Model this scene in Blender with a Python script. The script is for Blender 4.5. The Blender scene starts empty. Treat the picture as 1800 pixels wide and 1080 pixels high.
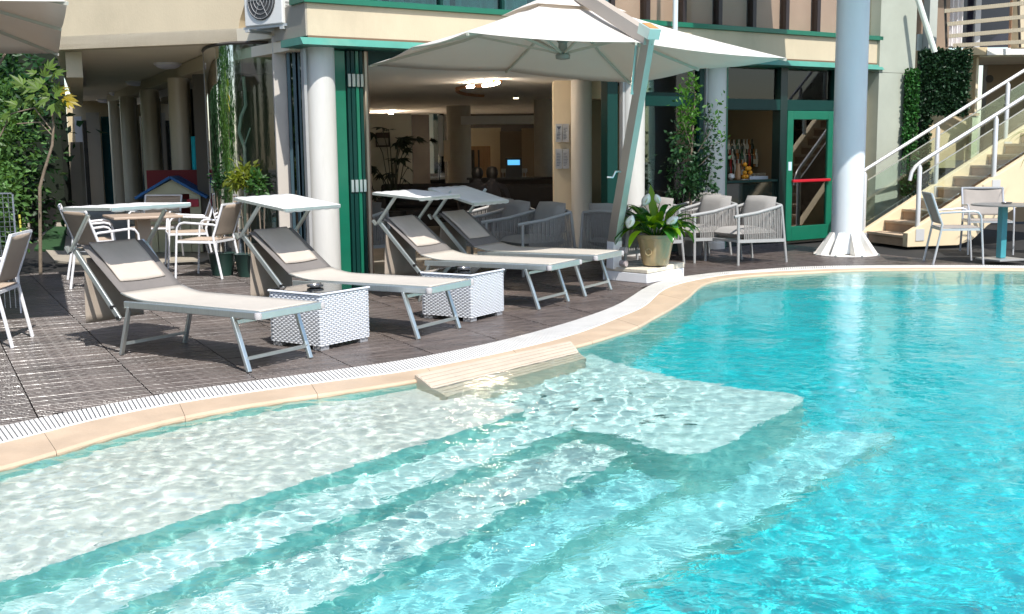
import bpy, bmesh, math, random
from math import sin, cos, pi, radians, sqrt, atan2, hypot
from mathutils import Vector, Matrix, noise
C=bpy.context.scene
# ---------------------------------------------------------------- camera
FPX=2000.0; PITCH=math.atan((540-258)/2000.0); ROLL=radians(.66); CAMZ=1.5
_F=Vector((0,cos(PITCH),-sin(PITCH))); _R0=Vector((1,0,0)); _U0=Vector((0,sin(PITCH),cos(PITCH)))
_R=_R0*cos(ROLL)-_U0*sin(ROLL); _U=_U0*cos(ROLL)+_R0*sin(ROLL)
CAMP=Vector((0,0,CAMZ))
cam=bpy.data.cameras.new('camera'); cam.sensor_width=36; cam.lens=36*FPX/1800; cam.clip_end=500
camo=bpy.data.objects.new('camera',cam); C.collection.objects.link(camo)
camo.matrix_world=Matrix(((_R.x,_U.x,-_F.x,0),(_R.y,_U.y,-_F.y,0),(_R.z,_U.z,-_F.z,CAMZ),(0,0,0,1)))
C.camera=camo
# ---------------------------------------------------------------- sky and sun
SEL=radians(52); SAZ=radians(25)          # sun behind the camera and to its right
SUN=Vector((cos(SEL)*sin(SAZ),-cos(SEL)*cos(SAZ),sin(SEL)))
W=bpy.data.worlds.new('World'); C.world=W; W.use_nodes=True
nt=W.node_tree; bg=nt.nodes['Background']
sk=nt.nodes.new('ShaderNodeTexSky'); sk.sky_type='NISHITA'; sk.sun_disc=False; sk.sun_elevation=SEL
sk.sun_rotation=atan2(SUN.x,SUN.y); sk.air_density=1.0; sk.dust_density=1.0
nt.links.new(sk.outputs[0],bg.inputs[0]); bg.inputs[1].default_value=.15
sl=bpy.data.lights.new('sun','SUN'); sl.energy=4.2; sl.angle=radians(.53); sl.color=(1,.96,.9)
so=bpy.data.objects.new('sun',sl); C.collection.objects.link(so)
so.rotation_euler=SUN.to_track_quat('Z','Y').to_euler()
so.location=(0,0,30)
C.view_settings.view_transform='Standard'; C.view_settings.look='None'; C.view_settings.gamma=1
C.view_settings.exposure=.6
def ray(px,py):
    d=_F*FPX+_R*(px-900)+_U*(540-py); return d
def G(px,py,z=0.0):
    d=ray(px,py); t=(z-CAMZ)/d.z; return CAMP+d*t
def PX(p):
    d=Vector(p)-CAMP; k=FPX/d.dot(_F); return (900+d.dot(_R)*k, 540-d.dot(_U)*k)
# ---------------------------------------------------------------- helpers
random.seed(7); R=random
import numpy as np
def refr(px,py,zf,zw=-.02):            # where a sight line through the water meets a floor level
    d=ray(px,py).normalized(); q=CAMP+d*((zw-CAMZ)/d.z); hs=hypot(d.x,d.y); st=hs/1.333
    k=(zw-zf)*st/sqrt(1-st*st); return Vector((q.x+d.x/hs*k,q.y+d.y/hs*k,zf))
def dep(px,py,y):
    d=ray(px,py); return CAMP+d*(y/d.y)
MATS={}
def mat(name,col,rough=.6,metal=0.0,var=0.0,scale=6.0,bump=0.0,bscale=None,dirt=0.0,spec=.5,island=0.0,coat=0.0,trans=0.0,sss=0,stretch=None,rvar=0.0,dcol=None,emit=None,es=1.0):
    if name in MATS: return MATS[name]
    m=bpy.data.materials.new(name); m.use_nodes=True; t=m.node_tree; N=t.nodes; L=t.links
    b=N['Principled BSDF']; b.inputs['Base Color'].default_value=(*col,1); b.inputs['Roughness'].default_value=rough
    b.inputs['Metallic'].default_value=metal; b.inputs['Specular IOR Level'].default_value=spec
    b.inputs['Coat Weight'].default_value=coat; b.inputs['Transmission Weight'].default_value=trans
    if emit: b.inputs['Emission Color'].default_value=(*emit,1); b.inputs['Emission Strength'].default_value=es
    tc=N.new('ShaderNodeTexCoord'); src=tc.outputs['Object']
    if stretch:
        mp=N.new('ShaderNodeMapping'); mp.inputs['Scale'].default_value=stretch; L.new(src,mp.inputs[0]); src=mp.outputs[0]
    cur=None
    if var or rvar or dirt or island:
        nz=N.new('ShaderNodeTexNoise'); nz.inputs['Scale'].default_value=scale; nz.inputs['Detail'].default_value=6; nz.inputs['Roughness'].default_value=.6; L.new(src,nz.inputs[0])
        mr=N.new('ShaderNodeMapRange'); mr.inputs[1].default_value=.25; mr.inputs[2].default_value=.75; mr.inputs[3].default_value=1-var; mr.inputs[4].default_value=1+var; L.new(nz.outputs[0],mr.inputs[0])
        hs=N.new('ShaderNodeHueSaturation'); hs.inputs['Color'].default_value=(*col,1); cur=hs.outputs[0]
        val=mr.outputs[0]
        if island:
            g=N.new('ShaderNodeNewGeometry'); m2=N.new('ShaderNodeMapRange'); m2.inputs[3].default_value=1-island; m2.inputs[4].default_value=1+island; L.new(g.outputs['Random Per Island'],m2.inputs[0])
            mm=N.new('ShaderNodeMath'); mm.operation='MULTIPLY'; L.new(val,mm.inputs[0]); L.new(m2.outputs[0],mm.inputs[1]); val=mm.outputs[0]
        L.new(val,hs.inputs['Value'])
        if dirt:
            n2=N.new('ShaderNodeTexNoise'); n2.inputs['Scale'].default_value=scale*.35; n2.inputs['Detail'].default_value=8; n2.inputs['Roughness'].default_value=.7; L.new(src,n2.inputs[0])
            cr=N.new('ShaderNodeMapRange'); cr.inputs[1].default_value=.5; cr.inputs[2].default_value=.72; cr.inputs[4].default_value=dirt; L.new(n2.outputs[0],cr.inputs[0])
            mx=N.new('ShaderNodeMixRGB'); L.new(cr.outputs[0],mx.inputs[0]); L.new(cur,mx.inputs[1]); mx.inputs[2].default_value=(*(dcol or [c*.45 for c in col]),1); cur=mx.outputs[0]
        L.new(cur,b.inputs['Base Color'])
        if rvar:
            r2=N.new('ShaderNodeMapRange'); r2.inputs[1].default_value=.3; r2.inputs[2].default_value=.7; r2.inputs[3].default_value=max(.02,rough-rvar); r2.inputs[4].default_value=min(1,rough+rvar); L.new(nz.outputs[0],r2.inputs[0]); L.new(r2.outputs[0],b.inputs['Roughness'])
    if bump:
        nb=N.new('ShaderNodeTexNoise'); nb.inputs['Scale'].default_value=bscale or scale*4; nb.inputs['Detail'].default_value=4; L.new(src,nb.inputs[0])
        bp=N.new('ShaderNodeBump'); bp.inputs['Strength'].default_value=bump; bp.inputs['Distance'].default_value=.01; L.new(nb.outputs[0],bp.inputs['Height']); L.new(bp.outputs[0],b.inputs['Normal'])
    MATS[name]=m; return m
def leafmat(name,col,tr=.35,rough=.45,var=.35):
    if name in MATS: return MATS[name]
    m=mat(name,col,rough=rough,island=var,var=.15,scale=3,spec=.4)
    t=m.node_tree; N=t.nodes; b=N['Principled BSDF']; o=N['Material Output']
    tl=N.new('ShaderNodeBsdfTranslucent'); ms=N.new('ShaderNodeMixShader'); ms.inputs[0].default_value=tr
    cur=b.inputs['Base Color'].links[0].from_socket
    gm=N.new('ShaderNodeMixRGB'); gm.blend_type='MULTIPLY'; gm.inputs[0].default_value=1; gm.inputs[2].default_value=(1.6,1.5,.5,1); t.links.new(cur,gm.inputs[1])
    t.links.new(gm.outputs[0],tl.inputs[0]); t.links.new(b.outputs[0],ms.inputs[1]); t.links.new(tl.outputs[0],ms.inputs[2]); t.links.new(ms.outputs[0],o.inputs[0])
    return m
def glassmat(name,tint=(.75,.88,.8),refl=1.0,ior=1.5,rough=0.0):
    if name in MATS: return MATS[name]
    m=bpy.data.materials.new(name); m.use_nodes=True; t=m.node_tree; N=t.nodes; N.clear(); L=t.links
    o=N.new('ShaderNodeOutputMaterial'); tr=N.new('ShaderNodeBsdfTransparent'); tr.inputs[0].default_value=(*tint,1)
    gl=N.new('ShaderNodeBsdfGlossy'); gl.inputs['Roughness'].default_value=rough; gl.inputs[0].default_value=(refl,refl,refl,1)
    fr=N.new('ShaderNodeFresnel'); fr.inputs[0].default_value=ior
    ms=N.new('ShaderNodeMixShader'); L.new(fr.outputs[0],ms.inputs[0]); L.new(tr.outputs[0],ms.inputs[1]); L.new(gl.outputs[0],ms.inputs[2]); L.new(ms.outputs[0],o.inputs[0])
    MATS[name]=m; return m
class MB:
    def __init__(s): s.v=[]; s.f=[]; s.m=[]
    def add(s,vs,fs,mi=0):
        n=len(s.v); s.v+= [tuple(v) for v in vs]; s.f+=[tuple(i+n for i in f) for f in fs]; s.m+=[mi]*len(fs); return s
    def hexa(s,b,t,mi=0):              # four bottom points, four top points
        return s.add(list(b)+list(t),[(3,2,1,0),(4,5,6,7),(0,1,5,4),(1,2,6,5),(2,3,7,6),(3,0,4,7)],mi)
    def box(s,c,d,rz=0,mi=0):
        x,y,z=[k/2 for k in d]; cs,sn=cos(rz),sin(rz)
        P=lambda a,b,h:(c[0]+a*cs-b*sn,c[1]+a*sn+b*cs,c[2]+h)
        return s.hexa([P(-x,-y,-z),P(x,-y,-z),P(x,y,-z),P(-x,y,-z)],[P(-x,-y,z),P(x,-y,z),P(x,y,z),P(-x,y,z)],mi)
    def b2(s,x0,x1,y0,y1,z0,z1,mi=0): return s.box(((x0+x1)/2,(y0+y1)/2,(z0+z1)/2),(x1-x0,y1-y0,z1-z0),0,mi)
    def bar(s,p,q,w,h,up=(0,0,1),mi=0,w2=None,h2=None):
        p,q=Vector(p),Vector(q); d=(q-p).normalized(); u=Vector(up)
        if abs(d.dot(u))>.98: u=Vector((1,0,0))
        a=d.cross(u).normalized(); b=a.cross(d).normalized(); w2=w2 or w; h2=h2 or h
        f=lambda c,w,h:[c-a*w/2-b*h/2,c+a*w/2-b*h/2,c+a*w/2+b*h/2,c-a*w/2+b*h/2]
        return s.hexa(f(p,w,h),f(q,w2,h2),mi)
    def tube(s,pts,r,n=8,mi=0,cap=True,r2=None):
        pts=[Vector(p) for p in pts]; base=len(s.v); m=len(pts); pa=None; vs=[]; fs=[]
        for i,p in enumerate(pts):
            d=(pts[min(i+1,m-1)]-pts[max(i-1,0)]).normalized()
            if pa is None:
                pa=d.cross(Vector((0,0,1)));
                if pa.length<.05: pa=d.cross(Vector((1,0,0)))
            pa=(pa-d*pa.dot(d)).normalized(); pb=d.cross(pa)
            rr=r[i] if isinstance(r,(list,tuple)) else (r if r2 is None else r+(r2-r)*i/(m-1))
            for k in range(n): vs.append(p+(pa*cos(2*pi*k/n)+pb*sin(2*pi*k/n))*rr)
        for i in range(m-1):
            for k in range(n): a=i*n+k; b=i*n+(k+1)%n; fs.append((a,b,b+n,a+n))
        if cap: fs.append(tuple(range(n-1,-1,-1))); fs.append(tuple((m-1)*n+k for k in range(n)))
        return s.add(vs,fs,mi)
    def lathe(s,prof,c=(0,0,0),n=24,mi=0):
        vs=[];fs=[]
        for r,z in prof:
            for k in range(n): vs.append((c[0]+r*cos(2*pi*k/n),c[1]+r*sin(2*pi*k/n),c[2]+z))
        for i in range(len(prof)-1):
            for k in range(n): a=i*n+k;b=i*n+(k+1)%n; fs.append((a,b,b+n,a+n))
        fs.append(tuple(range(n-1,-1,-1))); fs.append(tuple((len(prof)-1)*n+k for k in range(n)))
        return s.add(vs,fs,mi)
    def prism(s,poly,z0,z1,mi=0):
        n=len(poly); vs=[(p[0],p[1],z0) for p in poly]+[(p[0],p[1],z1) for p in poly]
        return s.add(vs,[tuple(range(n-1,-1,-1)),tuple(range(n,2*n))]+[(i,(i+1)%n,(i+1)%n+n,i+n) for i in range(n)],mi)
    def grid(s,fn,nu,nv,mi=0):
        vs=[fn(i/nu,j/nv) for j in range(nv+1) for i in range(nu+1)]; w=nu+1
        return s.add(vs,[(j*w+i,j*w+i+1,(j+1)*w+i+1,(j+1)*w+i) for j in range(nv) for i in range(nu)],mi)
    def build(s,name,mats,parent=None,smooth=False,bevel=0,thick=0,loc=None,sub=0,label=None,kind=None,fix=True):
        me=bpy.data.meshes.new(name); me.from_pydata(s.v,[],s.f)
        for m in (mats if isinstance(mats,(list,tuple)) else [mats]): me.materials.append(m)
        me.polygons.foreach_set('material_index',s.m)
        if fix:
            bm=bmesh.new(); bm.from_mesh(me); bmesh.ops.recalc_face_normals(bm,faces=bm.faces); bm.to_mesh(me); bm.free()
        if smooth: me.shade_smooth() if smooth is True else me.shade_smooth()
        o=bpy.data.objects.new(name,me); C.collection.objects.link(o)
        if parent: o.parent=parent
        if loc: o.location=loc
        if thick: md=o.modifiers.new('thickness','SOLIDIFY'); md.thickness=thick; md.offset=0
        if bevel: md=o.modifiers.new('edge','BEVEL'); md.width=bevel; md.segments=2; md.limit_method='ANGLE'; md.angle_limit=radians(40)
        if sub: md=o.modifiers.new('smooth','SUBSURF'); md.levels=md.render_levels=sub
        if smooth and not sub and smooth!='flat':
            try:
                me.set_sharp_from_angle(angle=radians(42))
            except Exception: pass
        if label: o['label']=label
        if kind: o['kind']=kind
        return o
def thing(name,label,cat,loc=(0,0,0),rz=0,group=None):
    o=bpy.data.objects.new(name,None); o.empty_display_size=.2; C.collection.objects.link(o); o.location=loc; o.rotation_euler=(0,0,rz)
    o['label']=label; o['category']=cat
    if group: o['group']=group
    return o
def struct(name,label=None):
    o=bpy.data.objects.new(name,None); C.collection.objects.link(o); o['kind']='structure'
    if label: o['label']=label
    return o
def tag(o,label,cat,group=None):
    o['label']=label; o['category']=cat
    if group: o['group']=group
    return o
def dup(root,loc,rz,label):
    ch=[c for c in root.children]; r=root.copy(); C.collection.objects.link(r); r.location=loc; r.rotation_euler=(0,0,rz); r['label']=label
    for c in ch:
        k=c.copy(); C.collection.objects.link(k); k.parent=r
        for g in c.children:
            q=g.copy(); C.collection.objects.link(q); q.parent=k
    return r
def loc2(v): return (v[0],v[1],0)
# ---------------------------------------------------------------- materials
BEIGE=mat('painted beige render',(.50,.425,.30),rough=.85,var=.07,scale=2.0,bump=.2,bscale=60,dirt=.3,stretch=(1,1,.5))
CREAM=mat('cream render',(.66,.58,.44),rough=.85,var=.05,scale=3,bump=.1,bscale=80,dirt=.1)
SOFF=mat('soffit render',(.68,.61,.48),rough=.9,var=.06,scale=1.5)
COLM=mat('pale painted column',(.56,.55,.52),rough=.6,var=.06,scale=2.5,dirt=.4,dcol=(.40,.37,.32),bump=.1,bscale=30,stretch=(3,3,.5))
PILM=mat('white blue painted column',(.64,.68,.71),rough=.38,var=.05,scale=1.5,dirt=.25,stretch=(2,2,.5))
GREEN=mat('green lacquered metal',(.006,.125,.072),rough=.28,var=.1,scale=5,dirt=.15)
DGREEN=mat('dark green frame',(.003,.034,.028),rough=.4,var=.1,scale=5,spec=.25)
TEAL=mat('teal painted flashing',(.06,.24,.19),rough=.4,var=.12,scale=4,dirt=.3,dcol=(.25,.3,.22))
GLASS=glassmat('green tinted glass',(.62,.80,.70))
CGLASS=glassmat('clear window glass',(.86,.93,.90))
RGLASS=glassmat('railing glass',(.88,.94,.91))
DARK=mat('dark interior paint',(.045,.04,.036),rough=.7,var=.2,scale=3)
DECKM=mat('wet dark deck boards',(.078,.060,.052),rough=.36,var=.4,scale=4,bump=.22,bscale=22,dirt=.6,dcol=(.15,.125,.11),stretch=(1,7,1),rvar=.2,spec=.5)
for _o in ['Random']:
    t_=DECKM.node_tree; oi=t_.nodes.new('ShaderNodeObjectInfo'); hsn=[n for n in t_.nodes if n.type=='HUE_SAT'][0]
    mr_=t_.nodes.new('ShaderNodeMapRange'); mr_.inputs[3].default_value=.78; mr_.inputs[4].default_value=1.25; t_.links.new(oi.outputs['Random'],mr_.inputs[0])
    mm_=t_.nodes.new('ShaderNodeMath'); mm_.operation='MULTIPLY'; pv=hsn.inputs['Value'].links[0].from_socket
    t_.links.new(pv,mm_.inputs[0]); t_.links.new(mr_.outputs[0],mm_.inputs[1]); t_.links.new(mm_.outputs[0],hsn.inputs['Value'])
    tcn=[n for n in t_.nodes if n.type=='TEX_COORD'][0]
UNDER=mat('dark ground under deck',(.015,.014,.013),rough=.9)
GRATE=mat('white plastic grating',(.66,.64,.60),rough=.55,var=.08,scale=4,dirt=.3)
COPE=mat('tan stone coping',(.50,.375,.26),rough=.45,var=.12,scale=3.5,dirt=.3,dcol=(.72,.58,.42),bump=.15,bscale=40,rvar=.1)
ALU=mat('brushed aluminium',(.62,.66,.64),rough=.32,metal=.85,var=.08,scale=9,stretch=(8,1,1))
WMET=mat('white powder coated metal',(.74,.74,.76),rough=.35,var=.04,scale=6)
SLING=mat('taupe mesh fabric',(.47,.43,.375),rough=.85,var=.05,scale=7,bump=.3,bscale=350)
SLINGD=mat('grey mesh fabric',(.165,.15,.14),rough=.9,var=.08,scale=9,bump=.5,bscale=260)
PILLOW=mat('beige head pillow fabric',(.47,.41,.35),rough=.9,var=.07,scale=8,bump=.3,bscale=200)
CANV=mat('white canopy fabric',(.66,.655,.63),rough=.85,var=.05,scale=9,bump=.2,bscale=60)
SHEET=mat('sling chair fabric',(.44,.345,.265),rough=.85,var=.06,scale=9,bump=.2,bscale=300)
GREYM=mat('grey lacquered metal',(.32,.32,.315),rough=.45,var=.06,scale=8)
ROPE=mat('grey woven rope',(.30,.285,.27),rough=.9,var=.15,scale=40)
CUSH=mat('grey seat cushion fabric',(.31,.295,.28),rough=.95,var=.07,scale=5,bump=.3,bscale=120)
DCUSH=mat('dark grey cushion fabric',(.13,.125,.12),rough=.95,var=.1,scale=5,bump=.3,bscale=120)
WICK=mat('white wicker strand',(.68,.70,.74),rough=.35,var=.05,scale=12,coat=.2)
WDARK=mat('wicker shadow core',(.12,.12,.13),rough=.9)
BLACKP=mat('black plastic',(.02,.02,.02),rough=.4)
PARA=mat('white parasol cloth',(.80,.77,.72),rough=.9,var=.03,scale=3,bump=.1,bscale=60)
_t=PARA.node_tree; _tl=_t.nodes.new('ShaderNodeBsdfTranslucent'); _tl.inputs[0].default_value=(.62,.52,.42,1); _ms=_t.nodes.new('ShaderNodeMixShader'); _ms.inputs[0].default_value=.3
_t.links.new(_t.nodes['Principled BSDF'].outputs[0],_ms.inputs[1]); _t.links.new(_tl.outputs[0],_ms.inputs[2]); _t.links.new(_ms.outputs[0],_t.nodes['Material Output'].inputs[0])
STONE=mat('pale stone slab',(.62,.56,.46),rough=.8,var=.15,scale=9,bump=.5,bscale=40,dirt=.35)
BARK=mat('tree bark',(.19,.15,.11),rough=.9,var=.3,scale=8,bump=.6,bscale=30)
SOIL=mat('potting soil',(.04,.03,.02),rough=1,bump=.5,bscale=60)
POOLW=mat('pale pool mosaic',(.55,.545,.51),rough=.9,var=.07,scale=4.5,dirt=.35,dcol=(.44,.46,.41))
POOL2=mat('water tinted step mosaic',(.42,.56,.55),rough=.9,var=.06,scale=5,dirt=.2,dcol=(.30,.55,.52))  # tint of the water above is mixed into the step colour
POOL3=mat('water tinted pool mosaic',(.19,.50,.53),rough=.9,var=.06,scale=4)  # lower steps carry more of the water tint in their colour
POOLD=mat('deep water tinted pool mosaic',(.006,.41,.46),rough=.9,var=.07,scale=1.5)  # strongest water tint, put into the floor colour for depth
RISER=mat('water tint and shade mosaic',(.22,.49,.45),rough=.9,var=.1,scale=5)  # water tint and the shade on upright faces, put into the colour
# ---------------------------------------------------------------- pool outline (metres on the deck plane)
O_=[(0,751.7),(67,735),(167,717),(277,695),(400,677),(600,650),(733,630),(867,603),(967,577),(1023,560),(1078,540),(1107,524),(1133,507),(1160,495.5),(1200,487),(1267,479),(1330,475),(1400,470),(1500,467.5),(1650,467),(1800,468)]
M_=[(0,780),(133,745),(267,717),(400,695),(600,668),(733,650),(867,623),(967,600),(1033,580),(1083,560),(1131,540),(1155,518),(1178,504),(1222,493),(1289,482),(1400,475.5),(1500,471.5),(1650,470.5),(1800,471.5)]
W_=[(0,823),(100,793),(200,763),(300,737),(433,712),(600,688),(733,668),(867,640),(967,618),(1017,608),(1067,593),(1117,577),(1147,560),(1184,540),(1213,520),(1236,500),(1267,491),(1333,483),(1400,480),(1500,475),(1650,473.5),(1800,474.5)]
def cr(P,n=7):                       # Catmull-Rom
    out=[]
    for i in range(len(P)-1):
        p0=P[max(i-1,0)];p1=P[i];p2=P[i+1];p3=P[min(i+2,len(P)-1)]
        for k in range(n):
            t=k/n; out.append(.5*((2*p1)+(p2-p0)*t+(2*p0-5*p1+4*p2-p3)*t*t+(3*p1-p0-3*p2+p3)*t**3))
    out.append(P[-1]); return out
def resample(P,n):
    d=[0]
    for a,b in zip(P,P[1:]): d.append(d[-1]+(b-a).length)
    out=[];j=0
    for i in range(n):
        s=d[-1]*i/(n-1)
        while j<len(P)-2 and d[j+1]<s: j+=1
        t=(s-d[j])/max(1e-9,d[j+1]-d[j]); out.append(P[j].lerp(P[j+1],min(1,max(0,t))))
    return out
def smooth(P,k=3):
    for _ in range(k): P=[P[0]]+[P[i-1]*.25+P[i]*.5+P[i+1]*.25 for i in range(1,len(P)-1)]+[P[-1]]
    return P
def curve(L,left,right):
    P=[Vector((*p,0)) for p in left]+[G(*q) for q in L]+[Vector((*p,0)) for p in right]
    return smooth(resample(cr(P),260),6)
OC=curve(O_,[(-7.6,1.2),(-5.1,3.6),(-3.9,4.95)],[(7.6,13.0),(9.6,11.3),(11,9.2)])
MC=curve(M_,[(-7.3,.9),(-4.8,3.3),(-3.65,4.6)],[(7.45,12.8),(9.4,11.1),(10.75,9.05)])
WC=curve(W_,[(-7.0,.6),(-4.5,2.9),(-3.4,4.2)],[(7.3,12.6),(9.15,10.85),(10.45,8.9)])
# ---------------------------------------------------------------- ground
BACK=[(11.3,5.0),(10.6,0.0),(7.5,-3.4),(0,-4.6),(-6.0,-3.2),(-7.6,-1.0)]     # far rim of the basin, behind the camera
gr=MB()
n=len(OC)
top=[(p.x,p.y+ .02,-.045) for p in OC]
vs=top+[(p.x*1.0+(p.x-1)*3.0,70,-.045) for p in OC]
gr.add(vs,[(i,i+1,n+i+1,n+i) for i in range(n-1)])
ground=gr.build('ground',UNDER,fix=False); ground['kind']='structure'
rim=resample([OC[-1]]+[Vector((*p,0)) for p in BACK]+[OC[0]],60)
PAV=mat('grey paving',(.22,.20,.18),rough=.8,var=.1,scale=2,bump=.2,bscale=30)
m=MB(); k=len(rim); cx=Vector((1.5,2.5,0))
m.add([(p.x,p.y,0) for p in rim]+[tuple(cx+(p-cx)*9) [:2]+(0,) for p in rim],[(i,i+1,k+i+1,k+i) for i in range(k-1)])
o=m.build('pavement',PAV,fix=False); o['kind']='structure'
# ---- deck boards: 0.69 m long, 0.14 m wide, ribbed
D2=Vector((sin(radians(62.3)),cos(radians(62.3)),0)); D1=Vector((-D2.y,D2.x,0))
deck=struct('deck')
def inreg(p,c=OC):                    # signed distance beyond the outer rim of the grating
    best=1e9;bi=0
    for i in range(0,len(c)-1,2):
        d=(c[i]-p).length_squared
        if d<best: best=d;bi=i
    a=c[max(bi-1,0)];b=c[min(bi+2,len(c)-1)]; t=(b-a).normalized(); nn=Vector((-t.y,t.x,0)); return (p-a).dot(nn),a,nn
BW,BL=.138,.69
PROF=[(0.006,-.02),(0.006,-.006),(.010,0),(.041,-.001),(.045,-.005),(.048,-.005),(.052,0),(.086,-.001),(.090,-.005),(.093,-.005),(.097,0),(.128,0),(.132,-.006),(.132,-.02)]
def board_mesh(L=BL-.006):
    n=len(PROF); vs=[(x,y,z) for x in (0.003,L) for y,z in PROF]
    fs=[(i,i+1,n+i+1,n+i) for i in range(n-1)]+[tuple(range(n)),tuple(range(2*n-1,n-1,-1))]
    me=bpy.data.meshes.new('deck_board'); me.from_pydata(vs,[],fs); me.materials.append(DECKM)
    bm=bmesh.new(); bm.from_mesh(me); bmesh.ops.recalc_face_normals(bm,faces=bm.faces); bm.to_mesh(me); bm.free(); return me
BME=board_mesh(); cells=[]
RZ=atan2(D2.y,D2.x)
for i in range(-16,16):
    for j in range(-40,190):
        o0=D2*(.55+i*.69)+D1*(j*BW+.02)
        cpt=o0+D2*.345+D1*.07
        if cpt.y>19 or cpt.y<1.0 or cpt.x<-10 or cpt.x>9: continue
        # keep to the outside of the glass front, apart from a strip inside the open doorway
        s_=(cpt.x-4.395)*.823+(cpt.y-17.498)*.568; n_=(cpt.x-4.395)*.568-(cpt.y-17.498)*.823
        if n_<-.2 and not(s_<-8.2 and n_>-3.2) : continue
        if cpt.x<-6.3 and cpt.y>13.5: continue
        px,py=PX(cpt)
        if not(-260<px<2060 and py<900): continue
        ds=[inreg(o0+D2*a+D1*b) for a,b in ((0,0),(BL,0),(BL,BW),(0,BW))]
        if max(d[0] for d in ds)<.015: continue
        whole=min(d[0] for d in ds)>-.01
        vis=-5<px<1800
        cells.append((cpt.length if vis else 99+cpt.length,o0,whole,min(ds,key=lambda d:d[0])))
cells.sort(key=lambda c:c[0])
def clipped(o0,a,nn):
    bm=bmesh.new(); bm.from_mesh(BME)
    bmesh.ops.transform(bm,matrix=Matrix.Translation(o0)@Matrix.Rotation(RZ,4,'Z'),verts=bm.verts)
    bmesh.ops.bisect_plane(bm,geom=bm.verts[:]+bm.edges[:]+bm.faces[:],plane_co=a,plane_no=nn,clear_inner=True)
    return bm
rest=bmesh.new(); nb=0
for c,o0,whole,(d,a,nn) in cells:
    jz=R.uniform(-.0025,.0015)
    if nb<300 and c<90:
        if whole:
            o=bpy.data.objects.new('deck_board',BME); o.location=(o0.x,o0.y,jz); o.rotation_euler=(R.uniform(-.006,.006),R.uniform(-.002,.002),RZ+R.uniform(-.003,.003))
        else:
            bm=clipped(o0,a,nn)
            if not bm.faces: bm.free(); continue
            me=bpy.data.meshes.new('deck_board'); bm.to_mesh(me); bm.free(); me.materials.append(DECKM); o=bpy.data.objects.new('deck_board',me)
        C.collection.objects.link(o); o.parent=deck; nb+=1
    else:
        bm=clipped(o0+Vector((0,0,jz)),a,nn) if not whole else None
        me=BME if whole else bpy.data.meshes.new('x')
        if bm: bm.to_mesh(me); bm.free()
        k=len(rest.verts); rest.from_mesh(me)
        if whole:
            rest.verts.ensure_lookup_table(); bmesh.ops.transform(rest,matrix=Matrix.Translation((o0.x,o0.y,jz))@Matrix.Rotation(RZ,4,'Z'),verts=rest.verts[k:])
me=bpy.data.meshes.new('deck_boards_far'); rest.to_mesh(me); rest.free(); me.materials.clear(); me.materials.append(DECKM)
o=bpy.data.objects.new('boarding',me); C.collection.objects.link(o); o.parent=deck; o['kind']='stuff'
# ---- overflow grating between deck and coping
grating=struct('overflow_grating')
m=MB(); n=len(OC)
m.add([(p.x,p.y,-.02) for p in OC]+[(p.x,p.y,-.02) for p in MC],[(i,i+1,n+i+1,n+i) for i in range(n-1)])
m.build('channel',mat('dark gutter',(.10,.095,.09),rough=.9),grating,fix=False)
NS=900; oa=resample(OC,NS); ob=resample(MC,NS); slats=[]
for i in range(NS-3):
    p,q=oa[i],ob[i+0]; t=(oa[i+1]-oa[i]).normalized()*.0
    w0=(oa[i+1]-oa[i])*.37; w1=(ob[i+1]-ob[i])*.37
    q=ob[min(NS-1,i+1)]
    px,py=PX(p); slats.append(((0 if -20<px<1820 else 50)+p.length,p,q,w0,w1))
slats.sort(key=lambda s:s[0]); st=MB()
for k,(dd,p,q,w0,w1) in enumerate(slats):
    e=(q-p).normalized()*.006; z0,z1=-.015,.006
    b=[p+e-w0,p+e+w0,q-e+w1,q-e-w1]
    if k<300:
        s=MB(); s.hexa([(v.x,v.y,z0) for v in b],[(v.x,v.y,z1) for v in b]); s.build('grate_slat',GRATE,grating)
    elif dd<14.0 or dd>50 or True: st.hexa([(v.x,v.y,z0) for v in b],[(v.x,v.y,z1) for v in b])
o=st.build('far_slats',GRATE,grating,kind='stuff'); o.name='grate_bar'
edge=MB()
edge.tube([(p.x,p.y,.0) for p in resample(MC,220)],.007,4)
edge.build('grating_rail',GRATE,grating)
# ---- coping stones and basin wall
coping=struct('pool_coping')
NP=30; ma=resample(MC,NP*6+1); wa=resample(WC,NP*6+1)
for k in range(NP):
    a=ma[k*6:k*6+7]; b=wa[k*6:k*6+7]
    g=(a[1]-a[0]).normalized()*.0015
    a=[a[0]+g]+a[1:-1]+[a[-1]-g]; b=[b[0]+g]+b[1:-1]+[b[-1]-g]
    s=MB(); nn=7; dz=R.uniform(-.001,.001)
    sh=[(q-p).normalized()*.012 for p,q in zip(a,b)]
    vs=[(p.x+e.x,p.y+e.y,.002+dz) for p,e in zip(a,sh)]+[(q.x-e.x*1.5,q.y-e.y*1.5,.0+dz) for q,e in zip(b,sh)]+[(q.x,q.y,-.012) for q in b]+[(q.x,q.y,-.05) for q in b]+[(p.x+e.x,p.y+e.y,-.05) for p,e in zip(a,sh)]
    fs=[]
    for r in range(4): fs+=[(r*nn+i,r*nn+i+1,(r+1)*nn+i+1,(r+1)*nn+i) for i in range(nn-1)]
    fs+=[(0,nn,2*nn,3*nn,4*nn),(nn-1,5*nn-1,4*nn-1,3*nn-1,2*nn-1)]
    s.add(vs,fs); s.build('coping_stone',COPE,coping)
loop=[p for p in WC]+[Vector((*p,0)) for p in BACK]
m=MB(); k=len(loop)
m.add([(p.x,p.y,-.04) for p in loop]+[(p.x,p.y,-1.75) for p in loop],[(i,(i+1)%k,(i+1)%k+k,i+k) for i in range(k)])
pool=struct('pool_basin')
bw=m.build('basin_wall',RISER,pool,fix=False)
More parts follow.
